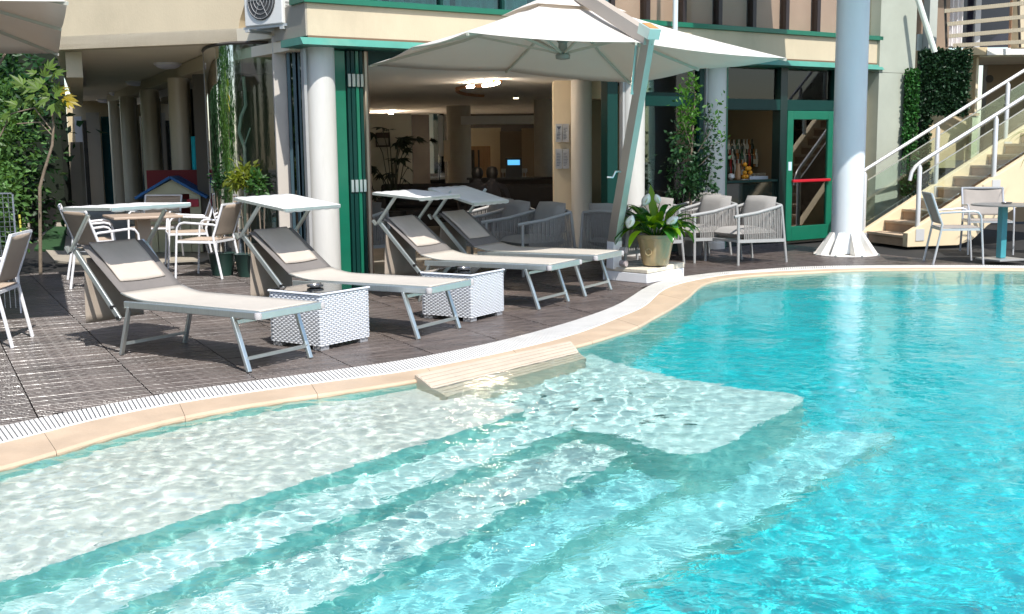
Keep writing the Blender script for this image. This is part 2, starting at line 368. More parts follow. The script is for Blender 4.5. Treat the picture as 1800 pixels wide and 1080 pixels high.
m=MB(); m.add([(-14,-8,-1.30),(16,-8,-1.30),(16,18,-1.30),(-14,18,-1.30)],[(0,1,2,3)])
bf=m.build('basin_floor',POOLD,pool,fix=False)
recv=[bw,bf]
def pl(L,z): return [refr(*q,z) for q in L]
Z1,Z2,Z3,Z4,Z5=-.19,-.42,-.66,-.90,-1.14
E1=pl([(0,1020),(133,982),(277,928),(400,890),(533,847),(600,825),(767,773),(860,745),(923,720)],Z1)
E2=pl([(233,1057),(300,1027),(433,973),(600,911),(813,827),(913,787),(1010,750),(1050,757),(1100,772),(1150,788),(1200,800),(1240,798),(1290,775),(1340,745),(1400,712),(1425,700),(1380,690),(1330,685),(1230,672),(1130,650),(1075,634),(1010,612)],Z2)
E3=pl([(600,1040),(650,1013),(733,973),(840,927),(900,887),(1000,853),(1077,810),(1125,785)],Z3)
E4=pl([(833,1063),(900,1020),(987,960),(1067,917),(1193,853),(1290,800)],Z4)
E5=pl([(1040,1080),(1167,1000),(1300,930),(1450,840),(1560,770)],Z5)
def ext(E,d): v=(E[0]-E[2]).normalized(); return [E[0]+v*d,E[0]+v*d*.5]+E
def slab(E,close,z,mats,name):
    P=[(p.x,p.y) for p in E]+close
    m=MB(); nn=len(P)
    m.add([(x,y,z) for x,y in P]+[(x,y,-1.7) for x,y in P],[tuple(range(nn))],0)
    m.add([],[]); off=0
    m.f+= [(i,(i+1)%nn,(i+1)%nn+nn,i+nn) for i in range(nn)]; m.m+=[1]*nn
    o=m.build(name,mats,pool); recv.append(o); return o
back=[(-.66,7.6),(-1.2,7.3),(-2.2,6.7),(-3.2,5.6),(-4.6,4.2),(-7.0,1.6)]
rampL=refr(790,684,Z1)
slab(smooth(resample(ext(E1,6),60),2),[(rampL.x,rampL.y),(-.62,7.45)]+back,Z1,[POOLW,RISER],'beach_ledge')
i0=21
E2a=resample(ext(E2[:7],6),50); E2b=resample(E2[6:15],40); E2c=resample(E2[14:],30)
o=slab(smooth(E2a,2)+smooth(E2b,3)[1:]+smooth(E2c,2)[1:],[(.6,9.3),(-.2,8.5),(-.66,7.9)]+back,Z2,[POOL2,RISER],'spa_ledge'); spa=o
E3c=[tuple(E3[-1][:2]),(.9,6.6),(.4,7.5)]
slab(smooth(resample(ext(E3,6),60),2),E3c+back,Z3,[POOL2,RISER],'step_ledge')
slab(smooth(resample(ext(E4,6),60),2),[(1.6,6.9),(.9,7.2),(.4,7.5)]+back,Z4,[POOL3,RISER],'step_ledge')
slab(smooth(resample(ext(E5,5),60),2),[(2.4,7.0),(.9,7.2),(.4,7.5)]+back,Z5,[POOL3,RISER],'step_ledge')
jet=MB(); jet.lathe([(.045,0),(.045,.006),(.03,.012),(.012,.004)],n=14)
JM=mat('dark jet nozzle',(.03,.10,.10),rough=.5)
jme=None
for q in [(835,678),(872,690),(905,705),(955,695),(1015,720),(1050,705),(1130,678),(968,645),(1005,637),(1138,743),(1165,732),(1215,745),(1108,690),(1010,668)]:
    p=refr(*q,Z2)
    if jme is None: o=jet.build('jet_nozzle',JM,pool); jme=o.data
    else: o=bpy.data.objects.new('jet_nozzle',jme); C.collection.objects.link(o); o.parent=pool
    o.location=(p.x,p.y,Z2+.002); o.scale=(.75,.75,.75)
# cream slatted head rest sloping from the coping into the water
ra,rb,rc,rd=G(729,658,.032),G(1003,599,.032),refr(1030,630,-.08,-.02),refr(786,697,-.08,-.02)
rp=struct('slatted_headrest'); RAM=mat('cream moulded resin',(.50,.42,.33),rough=.5,var=.1,scale=5,dirt=.3)
NSL=8
for k in range(NSL):
    t0,t1=k/NSL+.016,(k+1)/NSL-.016
    e=.012
    f=lambda u,t,d: (ra.lerp(rb,u)).lerp(rd.lerp(rc,u),t)+Vector((0,0,d+.012*sin(pi*t)))
    s=MB(); s.hexa([f(0.004,t0,-.03),f(.996,t0,-.03),f(.996,t1,-.03),f(0.004,t1,-.03)],[f(0.004,t0,0),f(.996,t0,0),f(.996,t1,0),f(0.004,t1,0)])
    s.build('slat',RAM,rp,bevel=.0025)
s=MB()
f=lambda u,t,d:(ra.lerp(rb,u)).lerp(rd.lerp(rc,u),t)+Vector((0,0,d+.012*sin(pi*t)))
for u0,u1 in ((0,.012),(.988,1)):
    P=[f(u0,t/8,-.004) for t in range(9)]; Q=[f(u1,t/8,-.004) for t in range(9)]
    lo=[Vector((p.x,p.y,-.40)) for p in (P[8],P[0])]; lq=[Vector((p.x,p.y,-.40)) for p in (Q[8],Q[0])]
    A=P+lo; B=Q+lq; nn=len(A)
    s.add(A+B,[tuple(range(nn)),tuple(range(2*nn-1,nn-1,-1))]+[(i,(i+1)%nn,(i+1)%nn+nn,i+nn) for i in range(nn)])
s.add([f(0,t/8,-.014) for t in range(9)]+[f(1,t/8,-.014) for t in range(9)],[(i,i+1,i+10,i+9) for i in range(8)])
lo1,lo2=f(0,1,-.003),f(1,1,-.003)
s.add([lo1,lo2,Vector((lo2.x,lo2.y,-.41)),Vector((lo1.x,lo1.y,-.41))],[(0,1,2,3)])
s.build('side_cheek',mat('beige resin side',(.50,.42,.33),rough=.6,var=.1,scale=6),rp)
# ---- water: one rippled sheet
wm=bpy.data.materials.new('pool water'); wm.use_nodes=True; t=wm.node_tree; t.nodes.clear()
out=t.nodes.new('ShaderNodeOutputMaterial'); gl=t.nodes.new('ShaderNodeBsdfGlass'); gl.inputs['Roughness'].default_value=0; gl.inputs['IOR'].default_value=1.333
gl.inputs['Color'].default_value=(.95,1.0,.99,1); t.links.new(gl.outputs[0],out.inputs[0])
tcw=t.nodes.new('ShaderNodeTexCoord'); n1=t.nodes.new('ShaderNodeTexNoise'); n1.inputs['Scale'].default_value=7.5; n1.inputs['Detail'].default_value=3.5; n1.inputs['Roughness'].default_value=.55; n1.inputs['Distortion'].default_value=.8
mpw=t.nodes.new('ShaderNodeMapping'); mpw.inputs['Scale'].default_value=(1,1.25,1); t.links.new(tcw.outputs['Object'],mpw.inputs[0]); t.links.new(mpw.outputs[0],n1.inputs[0])
n2=t.nodes.new('ShaderNodeTexNoise'); n2.inputs['Scale'].default_value=.7; n2.inputs['Detail'].default_value=2; t.links.new(tcw.outputs['Object'],n2.inputs[0])
mm=t.nodes.new('ShaderNodeMapRange'); mm.inputs[1].default_value=.35; mm.inputs[2].default_value=.65; mm.inputs[3].default_value=.35; mm.inputs[4].default_value=1.0; t.links.new(n2.outputs[0],mm.inputs[0])
bw_=t.nodes.new('ShaderNodeBump'); bw_.inputs['Distance'].default_value=.008; t.links.new(n1.outputs[0],bw_.inputs['Height']); t.links.new(mm.outputs[0],bw_.inputs['Strength']); t.links.new(bw_.outputs[0],gl.inputs['Normal'])
N3=lambda x,y,s,o: noise.noise(Vector((x*s+o,y*s-o,o*.37)))
def wh(x,y):
    ax_,ay_,bx_,by_=-.60,7.15,.50,8.45; tt=max(0,min(1,((x-ax_)*(bx_-ax_)+(y-ay_)*(by_-ay_))/((bx_-ax_)**2+(by_-ay_)**2)))
    calm=min(1,.12+max(0,hypot(x-ax_-(bx_-ax_)*tt,y-ay_-(by_-ay_)*tt)-.12)*2.2)
    jetz=math.exp(-((x-.9)**2+(y-5.2)**2)/7.0)*.9+math.exp(-((x-2.4)**2+(y-5.0)**2)/5.0)*.6
    far=min(1,max(0,(y-5.5)/5)); a=(.8+.6*jetz)
    edge=1.0
    wx=x+.25*N3(x,y,.8,3); wy=y+.25*N3(x,y,.8,9)
    dp=min(1,max(0,(( x-.2)*.62-(y-5.6)*.5+.9)/1.6))          # calmer swell over the deeper water
    dp=max(dp,min(1,max(0,(y-7.4+(x-.8)*1.2)/1.2)))
    return calm*(.010*N3(wx,wy*1.2,1.2,1)*(1-.2*far)+.0072*N3(wx,wy,3.4,5)*a*(1-.62*dp)+.0068*N3(wx,wy,8.0,11)*a*(1-.74*dp)+.0052*N3(x,y,17,17)*a*(1-.88*dp))
ys=[-4.6,-2,0,1.5]; 
while ys[-1]<2.6: ys.append(ys[-1]+.06)
while ys[-1]<14.0: ys.append(ys[-1]+max(.014,.0036*ys[-1]))
wv=[];wf=[]; NX=600
wcx=[p.x for p in WC]; wcy=[p.y for p in WC]; mcy=[(p.x+q.x)/2 for p,q in zip(WC,MC)]
for y in ys:
    hw=2.2+ y*.52 if y>2.6 else 3.6
    x0,x1=(-7.6,11.4) if y<2.6 else (-y*.47-1.3,y*.47+2.6)
    for i in range(NX):
        u=i/(NX-1); x=x0+(x1-x0)*u
        wv.append((x,y,-.02+(wh(x,y) if y>1.6 else 0)))
import bisect
def rimy(x):
    if x<=wcx[0]: return wcy[0]
    i=bisect.bisect_left(wcx,x); 
    if i>=len(wcx): return wcy[-1]
    t=(x-wcx[i-1])/max(1e-6,wcx[i]-wcx[i-1]); return wcy[i-1]+(wcy[i]-wcy[i-1])*t
RY={}
keep=[ (v[1] < rimy(v[0])+.06) for v in wv]
for j in range(len(ys)-1):
    for i in range(NX-1):
        a=j*NX+i
        if keep[a] or keep[a+1] or keep[a+NX] or keep[a+NX+1]: wf.append((a,a+1,a+NX+1,a+NX))
# keep the sheet just below the coping stones where it passes under the rim
WV=[(v[0],v[1],min(v[2],-.018)) if v[1]>rimy(v[0])-.03 else v for v in wv]
me=bpy.data.meshes.new('water'); me.from_pydata(WV,[],wf); me.polygons.foreach_set('use_smooth',[True]*len(wf)); me.materials.append(wm)
water=bpy.data.objects.new('water',me); C.collection.objects.link(water); water['kind']='structure'
water.cycles.is_caustics_caster=True; sl.cycles.is_caustics_light=True
for o in recv: o.cycles.is_caustics_receiver=True
for o in pool.children: o.cycles.is_caustics_receiver=True
for o in rp.children: o.cycles.is_caustics_receiver=True
# ---------------------------------------------------------------- the hotel front (local x along the front, y inwards)
FO=Vector((4.395,17.498,0)); FD=Vector((.823,.568,0)); FN=Vector((.568,-.823,0)); FRZ=atan2(.568,.823)
def FS(px,n=0,py=260):               # distance along the front of the point seen at px on the plane n metres proud of it
    d=ray(px,py); o=FO+FN*n; t=(o-CAMP).dot(FN)/d.dot(FN); q=CAMP+d*t; return (q-FO).dot(FD)
def FZ(px,py,n=0):
    d=ray(px,py); o=FO+FN*n; t=(o-CAMP).dot(FN)/d.dot(FN); return (CAMP+d*t).z
def FW(s,n,z=0): return FO+FD*s+FN*n+Vector((0,0,z))
hotel=thing('hotel_building','cream and beige hotel front with green window frames, round columns and an open glazed lounge','building',FO,FRZ)
def hb(name,m,x0,x1,n0,n1,z0,z1,**k):    # n measured outwards
    return MB().b2(x0,x1,-n1,-n0,z0,z1).build(name,m,k.pop('parent',hotel),**k)
sL=FS(548,.25); sR=FS(1542,.25)
hb('fascia_band',BEIGE,sL,sR,-.3,.25,2.72,3.07,bevel=.006)
hb('fascia_trim',mat('brown joint line',(.16,.09,.05),rough=.7),sL,sR,.2,.256,2.700,2.72)
m=MB(); m.hexa([(sL-.1,-.34,2.62),(sR,-.34,2.62),(sR,.25,2.62),(sL-.1,.25,2.62)],[(sL-.1,-.27,2.70),(sR,-.27,2.70),(sR,.25,2.70),(sL-.1,.25,2.70)])
m.build('flashing',TEAL,hotel)
hb('soffit',SOFF,sL,sR,-2.2,-.251,2.60,2.72)
# return of the band at the corner with the left wing
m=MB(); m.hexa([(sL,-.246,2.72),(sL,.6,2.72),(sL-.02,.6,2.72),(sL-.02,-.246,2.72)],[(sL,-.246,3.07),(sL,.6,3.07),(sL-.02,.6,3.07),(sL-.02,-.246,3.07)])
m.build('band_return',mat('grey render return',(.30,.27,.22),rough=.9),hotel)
# upper floor
hb('window_sill',GREEN,sL-.05,sR,-.1,.30,3.07,3.135,bevel=.004)
UG=glassmat('upper window glass',(.60,.82,.80))
s1=FS(1076,.15)
hb('upper_glass',UG,sL,s1,.14,.15,3.135,4.55)
CURT=mat('pale green curtain',(.30,.44,.42),rough=.95,var=.15,scale=3,stretch=(4,4,.4))
a=sL+.05
while a<s1-.3:
    w=R.uniform(.9,1.3); w=min(w,s1-a)
    m=MB(); ph=R.uniform(0,6); nn=60
    m.grid(lambda u,v:(a+w*u*.92,.12+.035*sin(u*38+ph)+.02*sin(u*71)+.02*v*sin(u*9),3.14+1.4*v),nn,4)
    m.build('curtain',CURT,hotel,smooth=True); a+=w
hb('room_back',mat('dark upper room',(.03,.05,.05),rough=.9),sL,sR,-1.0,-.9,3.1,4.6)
for k in range(1,5): hb('mullion',DGREEN,sL+(s1-sL)*k/5-.02,sL+(s1-sL)*k/5+.02,.10,.19,3.135,4.55)
PANB=mat('brown blind panel',(.46,.32,.25),rough=.75,var=.08,scale=2,dirt=.15)
MUL=mat('dark bronze mullion',(.022,.013,.012),rough=.4)
xs=[1076,1138,1202,1265,1325,1383,1438,1492,1541]
ss=[FS(x,.15,30) for x in xs]
for k,(u,v) in enumerate(zip(ss,ss[1:])):
    hb('blind_panel',PANB,u+.03,v-.03,.02,.04,3.135,4.55)
    hb('pane',glassmat('blind glass',(.9,.9,.88),ior=1.18),u+.03,v-.03,.11,.116,3.135,4.55)
    hb('mullion',MUL,u-.035,u+.035,.0,.17,3.135,4.55)
hb('upper_slab',BEIGE,sL,FS(1541,.2),-1.0,.25,4.55,5.2)
hb('shade_overhang',CREAM,-2.7,-.87,.25,4.5,4.6,4.8)  # unseen overhang, added and sized to shade the fascia and pillar
hb('upper_wall',BEIGE,sL,sR,-.3,.2,5.2,8.0)
m=MB(); m.tube([(FS(1187,.45,20),-.45,3.0),(FS(1188,.45,20),-.45,4.6)],.035,10); m.build('drain_pipe',mat('pale grey pipe',(.55,.6,.62),rough=.4),hotel)
# columns of the front
def column(px,n,r,z1,m,s=None):
    s=FS(px,n,260) if s is None else s
    mb=MB(); N=40
    mb.lathe([(r+.012,0),(r+.012,.09),(r,.10)]+[(r*(1+(0.0 if k else 0)),.1+(z1-.1)*k/6) for k in range(7)],c=(s,-n,0),n=N)
    return mb.build('column',m,hotel,smooth=True)
column(566,-.08,.172,2.62,COLM); column(1112,-.02,.165,2.62,COLM); column(1255,-.02,.165,2.62,COLM)
for px,w in ((566,0),(1112,0),(1255,0)):
    s=FS(px,-.02); hb('shutter_guide',GREYM,s-.21,s-.175,-.05,.02,0,2.6)
# opening: green leaf and folded stack of glazed doors
hb('door_leaf',GREEN,FS(590,-.02),FS(611,-.02),-.07,-.02,.02,2.60,bevel=.006)
fx=[FS(x,-.02) for x in (612,619,627,634,641)]
for k,s in enumerate(fx[:-1]):
    f=MB(); w=fx[k+1]-s
    f.b2(s+.006,s+w-.006,.0,.07,.02,2.60); f.b2(s+.006,s+w-.006,.62,.70,.02,2.60); f.b2(s+.006,s+w-.006,.07,.62,.02,.12); f.b2(s+.006,s+w-.006,.07,.62,2.5,2.60)
    o=f.build('folding_door',DGREEN if k!=2 else GREEN,hotel,bevel=.004)
    g=MB().b2(s+w*.4,s+w*.6,.07,.62,.12,2.5).build('pane',GLASS,o)
    
    for hz in (1.0,2.2): MB().b2(s+.01,s+w-.01,-.018,0,hz,hz+.14).build('hinge',ALU,o)
hb('door_jamb',mat('cream timber jamb',(.55,.44,.32),rough=.6),FS(645,-.02),FS(649,-.02),-.14,-.02,0,2.6)
hb('door_jamb',mat('brown timber jamb',(.20,.12,.08),rough=.6),FS(649,-.02)+.004,FS(652,-.02),-.16,-.03,0,2.6)
# opening right hand: pilaster, posts and glazed bays
hb('frame_post',DGREEN,FS(1068),FS(1086),-.14,.0,0,2.62,bevel=.004)
hb('frame_post',DGREEN,FS(1229),FS(1236),-.12,.0,0,2.62)
hb('frame_post',GREEN,FS(1271),FS(1277),-.12,.02,0,2.62,bevel=.004)
zt0,zt1=FZ(1180,187),FZ(1180,163)
hb('transom',DGREEN,FS(1121),FS(1229),-.12,-.01,zt0,zt1,bevel=.004)
hb('pane',GLASS,FS(1121),FS(1229),-.06,-.052,zt1,2.6)
hb('pane',glassmat('lounge window glass',(.55,.66,.58)),FS(1121),FS(1229),-.06,-.052,.1,zt0)
hb('frame_rail',DGREEN,FS(1121),FS(1229),-.12,.0,0,.1)
za,zb=FZ(1320,190),FZ(1320,178)
hb('transom',DGREEN,FS(1277),FS(1465),-.12,.015,za-.03,zb+.03,bevel=.004)
hb('frame_post',mat('dark frame',(.004,.02,.017),rough=.3),FS(1369),FS(1381),-.14,.02,0,2.62,bevel=.004)
hb('frame_post',DGREEN,FS(1463),FS(1470),-.14,.02,0,2.62)
hb('pane',GLASS,FS(1277),FS(1369),-.06,-.052,zb+.03,2.6)
hb('pane',GLASS,FS(1381),FS(1463),-.06,-.052,zb+.03,2.6)
zc=.80
hb('lower_panel',mat('reflecting dark glass',(.012,.022,.018),rough=.06,spec=.9),FS(1277),FS(1369),-.08,-.05,.0,FZ(1320,320)-.02)
hb('counter_ledge',DGREEN,FS(1277),FS(1369),-.16,.0,FZ(1320,321),FZ(1320,317))
hb('frame_head',DGREEN,FS(652),FS(1068),-.25,-.12,2.46,2.62)
# entrance door
dr=FS(1381)+.005; dR=FS(1463)-.005; zT=za-.035
m=MB(); m.b2(dr,dr+.13,-.03,.03,.02,zT); m.b2(dR-.13,dR,-.03,.03,.02,zT); m.b2(dr+.13,dR-.13,-.03,.03,zT-.13,zT); m.b2(dr+.13,dR-.13,-.03,.03,.02,.24)
door=m.build('entrance_door',GREEN,hotel,bevel=.008)
hb('pane',glassmat('door glass',(.50,.52,.42),ior=2.4),dr+.13,dR-.13,-.005,.003,.24,zT-.13,parent=door)
hb('push_bar',mat('red push bar',(.42,.01,.02),rough=.3),dr+.10,dR-.10,.035,.08,FZ(1420,320),FZ(1420,315),parent=door,bevel=.01)
hb('sticker',mat('pale blue sticker',(.5,.62,.75),rough=.5),dr+.03,dr+.10,.031,.034,FZ(1382,300),FZ(1382,285),parent=door)
hb('closer',BLACKP,dr+.16,dr+.42,-.03,-.006,zT-.22,zT-.15,parent=door)
# yellow strip wall, tall grey box column
hb('wall_strip',mat('ochre render',(.52,.40,.22),rough=.9,var=.05,scale=3),FS(1500,.05),FS(1546,.05),-.3,.05,0,4.55)
gx0,gx1=FS(1541,.3),FS(1603,.3)
GB=mat('grey green render',(.34,.36,.30),rough=.8,var=.08,scale=2,dirt=.3,dcol=(.22,.22,.18),bump=.1,bscale=60)
hb('square_column',GB,gx0,gx1,-.35,.3,0,2.58); hb('square_column',GB,gx0,gx1,-.35,.3,2.586,4.6)
m=MB(); m.tube([FWl for FWl in [(gx1-.18,-.33,0.1),(gx1-.18,-.33,2.5)]],.03,8); m.build('pipe',mat('pale pipe',(.6,.6,.58),rough=.4),hotel)
hb('roof_slab',SOFF,FS(1541,.3),6.5,-3,.25,4.62,4.8)
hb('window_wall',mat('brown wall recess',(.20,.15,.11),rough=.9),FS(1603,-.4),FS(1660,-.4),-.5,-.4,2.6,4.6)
# ---------------------------------------------------------------- lounge interior
def iw(name,m,x0,x1,y0,y1,z0,z1,**k): return MB().b2(x0,x1,y0,y1,z0,z1).build(name,m,hotel,**k)
IFL=mat('polished dark lounge floor',(.42,.38,.32),rough=.25,var=.15,scale=2)
ICE=mat('grey lounge ceiling',(.80,.80,.79),rough=.9,var=.03,scale=1)
WALLI=mat('warm lounge wall',(.60,.56,.46),rough=.9,var=.05,scale=2)
def toh(o): o.parent=hotel; o.matrix_parent_inverse=Matrix.Rotation(-FRZ,4,'Z')@Matrix.Translation(-FO); return o
LP=[FW(-7.6,-.262),FW(-1.4,-.262),Vector((10.5,34,0)),Vector((-5.2,34,0))]
toh(MB().prism([(p.x,p.y) for p in LP],2.46,2.58).build('lounge_ceiling',ICE)); toh(MB().prism([(p.x,p.y) for p in [FW(-7.6,-.1),FW(1.5,-.1)]+LP[2:]],-.03,-.004).build('lounge_floor',IFL))
LW=FW(-1.4,-2.7)
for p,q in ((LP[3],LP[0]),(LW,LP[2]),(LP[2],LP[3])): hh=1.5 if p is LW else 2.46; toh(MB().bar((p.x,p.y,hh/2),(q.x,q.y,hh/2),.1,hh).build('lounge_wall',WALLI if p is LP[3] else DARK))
CW=mat('cream lounge wall',(.55,.50,.38),rough=.9); WOOD=mat('oak door',(.36,.22,.11),rough=.5,var=.2,scale=4,stretch=(6,6,.6))
def card(name,m,px0,px1,py0,py1,y,th=.1,z0=None,parent=hotel,**k):
    a=dep(px0,py1,y); b=dep(px1,py0,y); mb=MB(); mb.b2(a.x,b.x,y,y+th,(a.z if z0 is None else z0),b.z)
    o=mb.build(name,m,None,**k)
    if parent:
        o.parent=parent; o.matrix_parent_inverse=Matrix.Rotation(-FRZ,4,'Z')@Matrix.Translation(-FO) if parent is hotel else Matrix()
    return o
card('lounge_wall',WALLI,630,722,200,340,21,z0=0)
card('lounge_wall',CW,820,880,225,340,30,z0=0)
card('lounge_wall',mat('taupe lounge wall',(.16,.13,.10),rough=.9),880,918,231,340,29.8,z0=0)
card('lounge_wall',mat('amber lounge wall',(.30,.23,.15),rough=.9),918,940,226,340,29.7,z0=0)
card('lounge_beam',ICE,810,940,203,219,26,.4)
card('lounge_door',WOOD,826,862,257,345,29.5,.06,z0=0)
for a,b in ((829,834),(840,843)): card('door_glass',DARK,a,b,264,300,29.4,.03)
def icol(px,pw,y,ztop,m=COLM):
    a=dep(px,260,y); mb=MB(); mb.lathe([(pw*y/4000,0),(pw*y/4000,ztop)],n=32)
    q=Matrix.Rotation(-FRZ,4,'Z')@(Vector((a.x,a.y,0))-FO); o=mb.build('lounge_column',m,hotel,smooth=True); o.location=q; return o
ICM=mat('lounge column paint',(.50,.47,.41),rough=.7,var=.05)
icol(807,42,27,2.46,ICM); icol(955,32,24,2.46,ICM); icol(1022,36,17.0,2.46,COLM); icol(1160,40,18.5,2.6,COLM)
card('pilaster',CREAM,974,1008,120,400,17.2,.45,z0=0)
card('lintel_box',CREAM,1038,1068,120,174,17.4,.5)
card('far_window',mat('bright garden window',(.5,.6,.25),rough=.6,emit=(.55,.7,.25),es=.6,var=.3,scale=6),1054,1067,220,286,24,.05)
card('mirror_strip',mat('mirror glass',(.8,.82,.8),rough=.02,metal=1),757,769,200,335,22,.03,z0=.2)
card('mirror_strip',mat('mirror glass'and'mirror glass',(.8,.82,.8)),769,780,200,335,22.2,.03,z0=.2)
card('white_panel',mat('pale panel',(.62,.64,.62),rough=.5),771,778,203,275,22,.03)
card('tan_panel',mat('tan panel',(.52,.42,.28),rough=.5),780,791,247,284,21.8,.03)
hbN=0
# ceiling lights of the lounge
LEDM=mat('warm led strip',(1,.7,.4),emit=(1,.80,.60),es=85.0)
BRN=mat('copper light profile',(.35,.16,.07),rough=.5)
def ledline(pts,z,m,r,nm,label=None):
    mb=MB(); mb.tube([G(*p,z) for p in pts],r,6); return mb.build(nm,m)
ceil=thing('ceiling_light','curved copper ribbon light with warm led strip on the grey lounge ceiling','ceiling light')
o=ledline([(805,157),(803,160),(808,163),(820,166),(838,168),(850,168.5)],2.44,BRN,.03,'ribbon'); o.parent=ceil
o=ledline([(803,156),(812,153.5),(825,152),(850,151),(868,147),(880,143),(868,142)],2.44,BRN,.03,'ribbon'); o.parent=ceil
o=ledline([(822,153),(832,152)],2.40,LEDM,.022,'led_strip'); o.parent=ceil
o=ledline([(850,151),(866,148.5),(876,146)],2.40,LEDM,.022,'led_strip'); o.parent=ceil
lw=thing('wall_light','slim warm led bar glowing above the painting in the lounge','wall light')
o=ledline([(669,205),(690,201)],2.36,LEDM,.03,'led_strip'); o.parent=lw
o=ledline([(652,207.5),(668,205.2)],2.36,BRN,.02,'profile'); o.parent=lw
spot=MB(); spot.lathe([(.05,0),(.05,.02)],n=16); o=spot.build('downlight',mat('lamp glow',(1,.9,.7),emit=(1,.8,.5),es=4)); o.location=G(907,174,2.44); tag(o,'tiny round recessed spotlight glowing in the grey lounge ceiling','spotlight')
m=MB(); m.prism([(-4.9,14.9),(-4.3,14.4),(-3.6,17),(-7,36),(-16,36),(-6.4,15.9)],-.04,-.012); o=m.build('walkway',mat('pale walkway paving',(.36,.32,.26),rough=.7,var=.1,scale=2)); o['kind']='structure'
# ---------------------------------------------------------------- left wing
wing=thing('hotel_wing','beige left wing with a raised parapet, covered walkway, slanting columns and curved glass bay','building')
def wpart(mb,name,m,**k): return mb.build(name,m,wing,**k)
A=Vector((-3.13,14.05,0)); B=Vector((-5.81,14.86,0)); wd=(B-A).normalized(); wn=Vector((wd.y,-wd.x,0)); wn=wn if wn.y>0 else -wn
mb=MB(); t=.22
def pr(p,q,z0,z1,n0=0,n1=t):
    mb.hexa([p+wn*n0+Vector((0,0,z0)),q+wn*n0+Vector((0,0,z0)),q+wn*n1+Vector((0,0,z0)),p+wn*n1+Vector((0,0,z0))],[p+wn*n0+Vector((0,0,z1)),q+wn*n0+Vector((0,0,z1)),q+wn*n1+Vector((0,0,z1)),p+wn*n1+Vector((0,0,z1))])
A2=A-wd*(-.17)
F=[A2+Vector((0,0,2.79)),B+Vector((0,0,2.79)),B+Vector((0,0,4.6)),A+wd*(.02)+Vector((0,0,4.6)),A+wd*.02+Vector((0,0,3.3)),A+wd*.12+Vector((0,0,3.05))]
k=len(F); mb.add(F+[p+wn*t for p in F],[tuple(range(k)),tuple(range(2*k-1,k-1,-1))]+[(i,(i+1)%k,(i+1)%k+k,i+k) for i in range(k)])
wpart(mb,'parapet',BEIGE)
mb=MB(); p=A+wd*.1+wn*t; q=Vector((-2.68,14.15,0)); 
mb.hexa([p+Vector((0,0,2.80)),q+Vector((0,0,2.80)),q+Vector((0,.2,2.80)),p+Vector((0,.2,2.80))],[p+Vector((0,0,4.6)),q+Vector((0,0,4.6)),q+Vector((0,.2,4.6)),p+Vector((0,.2,4.6))])
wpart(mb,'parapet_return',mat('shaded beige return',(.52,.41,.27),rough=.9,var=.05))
cA=G(132,188,2.79); 
mb=MB(); P=[A2+wn*.0,B,Vector((cA.x,cA.y,0)),Vector((cA.x+8,cA.y+1,0)),Vector((-2.2,17,0)),Vector((-2.35,13.3,0))]
mb.prism([(p.x,p.y) for p in P],2.79+.001,2.95); wpart(mb,'walkway_ceiling',SOFF)
mb=MB(); e0=B+wn*.22; e1=Vector((cA.x,cA.y,0)); e1=e0+(e1-e0)*.45; mb.bar((e0.x+.1,e0.y,2.62),(e1.x+.1,e1.y,2.62),.2,.33); wpart(mb,'edge_beam',BEIGE)
b0=G(400,113,2.6); b1=G(200,182.5,2.6); mb=MB(); mb.bar((b0.x,b0.y,2.69),(b1.x,b1.y,2.69),.3,.18); wpart(mb,'beam',mat('beam render',(.46,.40,.29),rough=.9))
WCM=mat('glossy beige column',(.56,.49,.37),rough=.3,var=.06,scale=3,stretch=(3,3,.5))
for px,y in ((318,17.8),(266,21),(228,23.6),(207,25.8)):
    a=dep(px,260,y); mb=MB(); mb.lathe([(.15,0),(.15,2.6)],c=(a.x,a.y,0),n=32); wpart(mb,'column',WCM,smooth=True)
    mb=MB(); mb.box((a.x-.02,a.y+.22,1.3),(.12,.3,2.6),rz=-.4); wpart(mb,'column_fin',WCM)
DG=mat('dark reflecting glazing',(.014,.016,.015),rough=.03,spec=1.0)
mb=MB(); g0=G(352,129,2.6)+Vector((.45,.5,0)); g1=G(190,186,2.6)+Vector((.45,.5,0)); mb.bar((g0.x,g0.y,1.3),(g1.x,g1.y,1.3),.02,2.6); wpart(mb,'glazing',DG)
for k in range(1,6):
    q=Vector(g0).lerp(g1,k/6); mb=MB(); mb.box((q.x-.04,q.y,1.3),(.05,.05,2.6)); wpart(mb,'mullion',BLACKP)
def wcard(name,m,px0,px1,py0,py1,y,th=.1,z0=None,**k):
    a=dep(px0,py1,y); b=dep(px1,py0,y); mb=MB(); mb.b2(a.x,b.x,y,y+th,(a.z if z0 is None else z0),b.z); return wpart(mb,name,m,**k)
FARW=mat('far beige wall',(.55,.45,.28),rough=.9)
wcard('end_wall',FARW,128,205,178,360,30,.2,z0=0)
wcard('end_window',DG,143,162,212,360,29.8,.06,z0=0); wcard('end_window',mat('painted blue reflection window',(.02,.09,.10),rough=.05,spec=1),172,197,205,360,29.8,.06,z0=0)  # blue of the second window is a reflection put into its colour
wcard('end_pier',mat('pier paint',(.42,.37,.28),rough=.8),161,174,198,360,29.6,.1,z0=0); wcard('end_pier',mat('pier paint',(.4,.35,.27)),122,140,250,372,27,.2,z0=0)
wcard('end_frame',mat('pale metal frame',(.6,.6,.58),rough=.4),140,143,205,360,29.5,.05,z0=0)
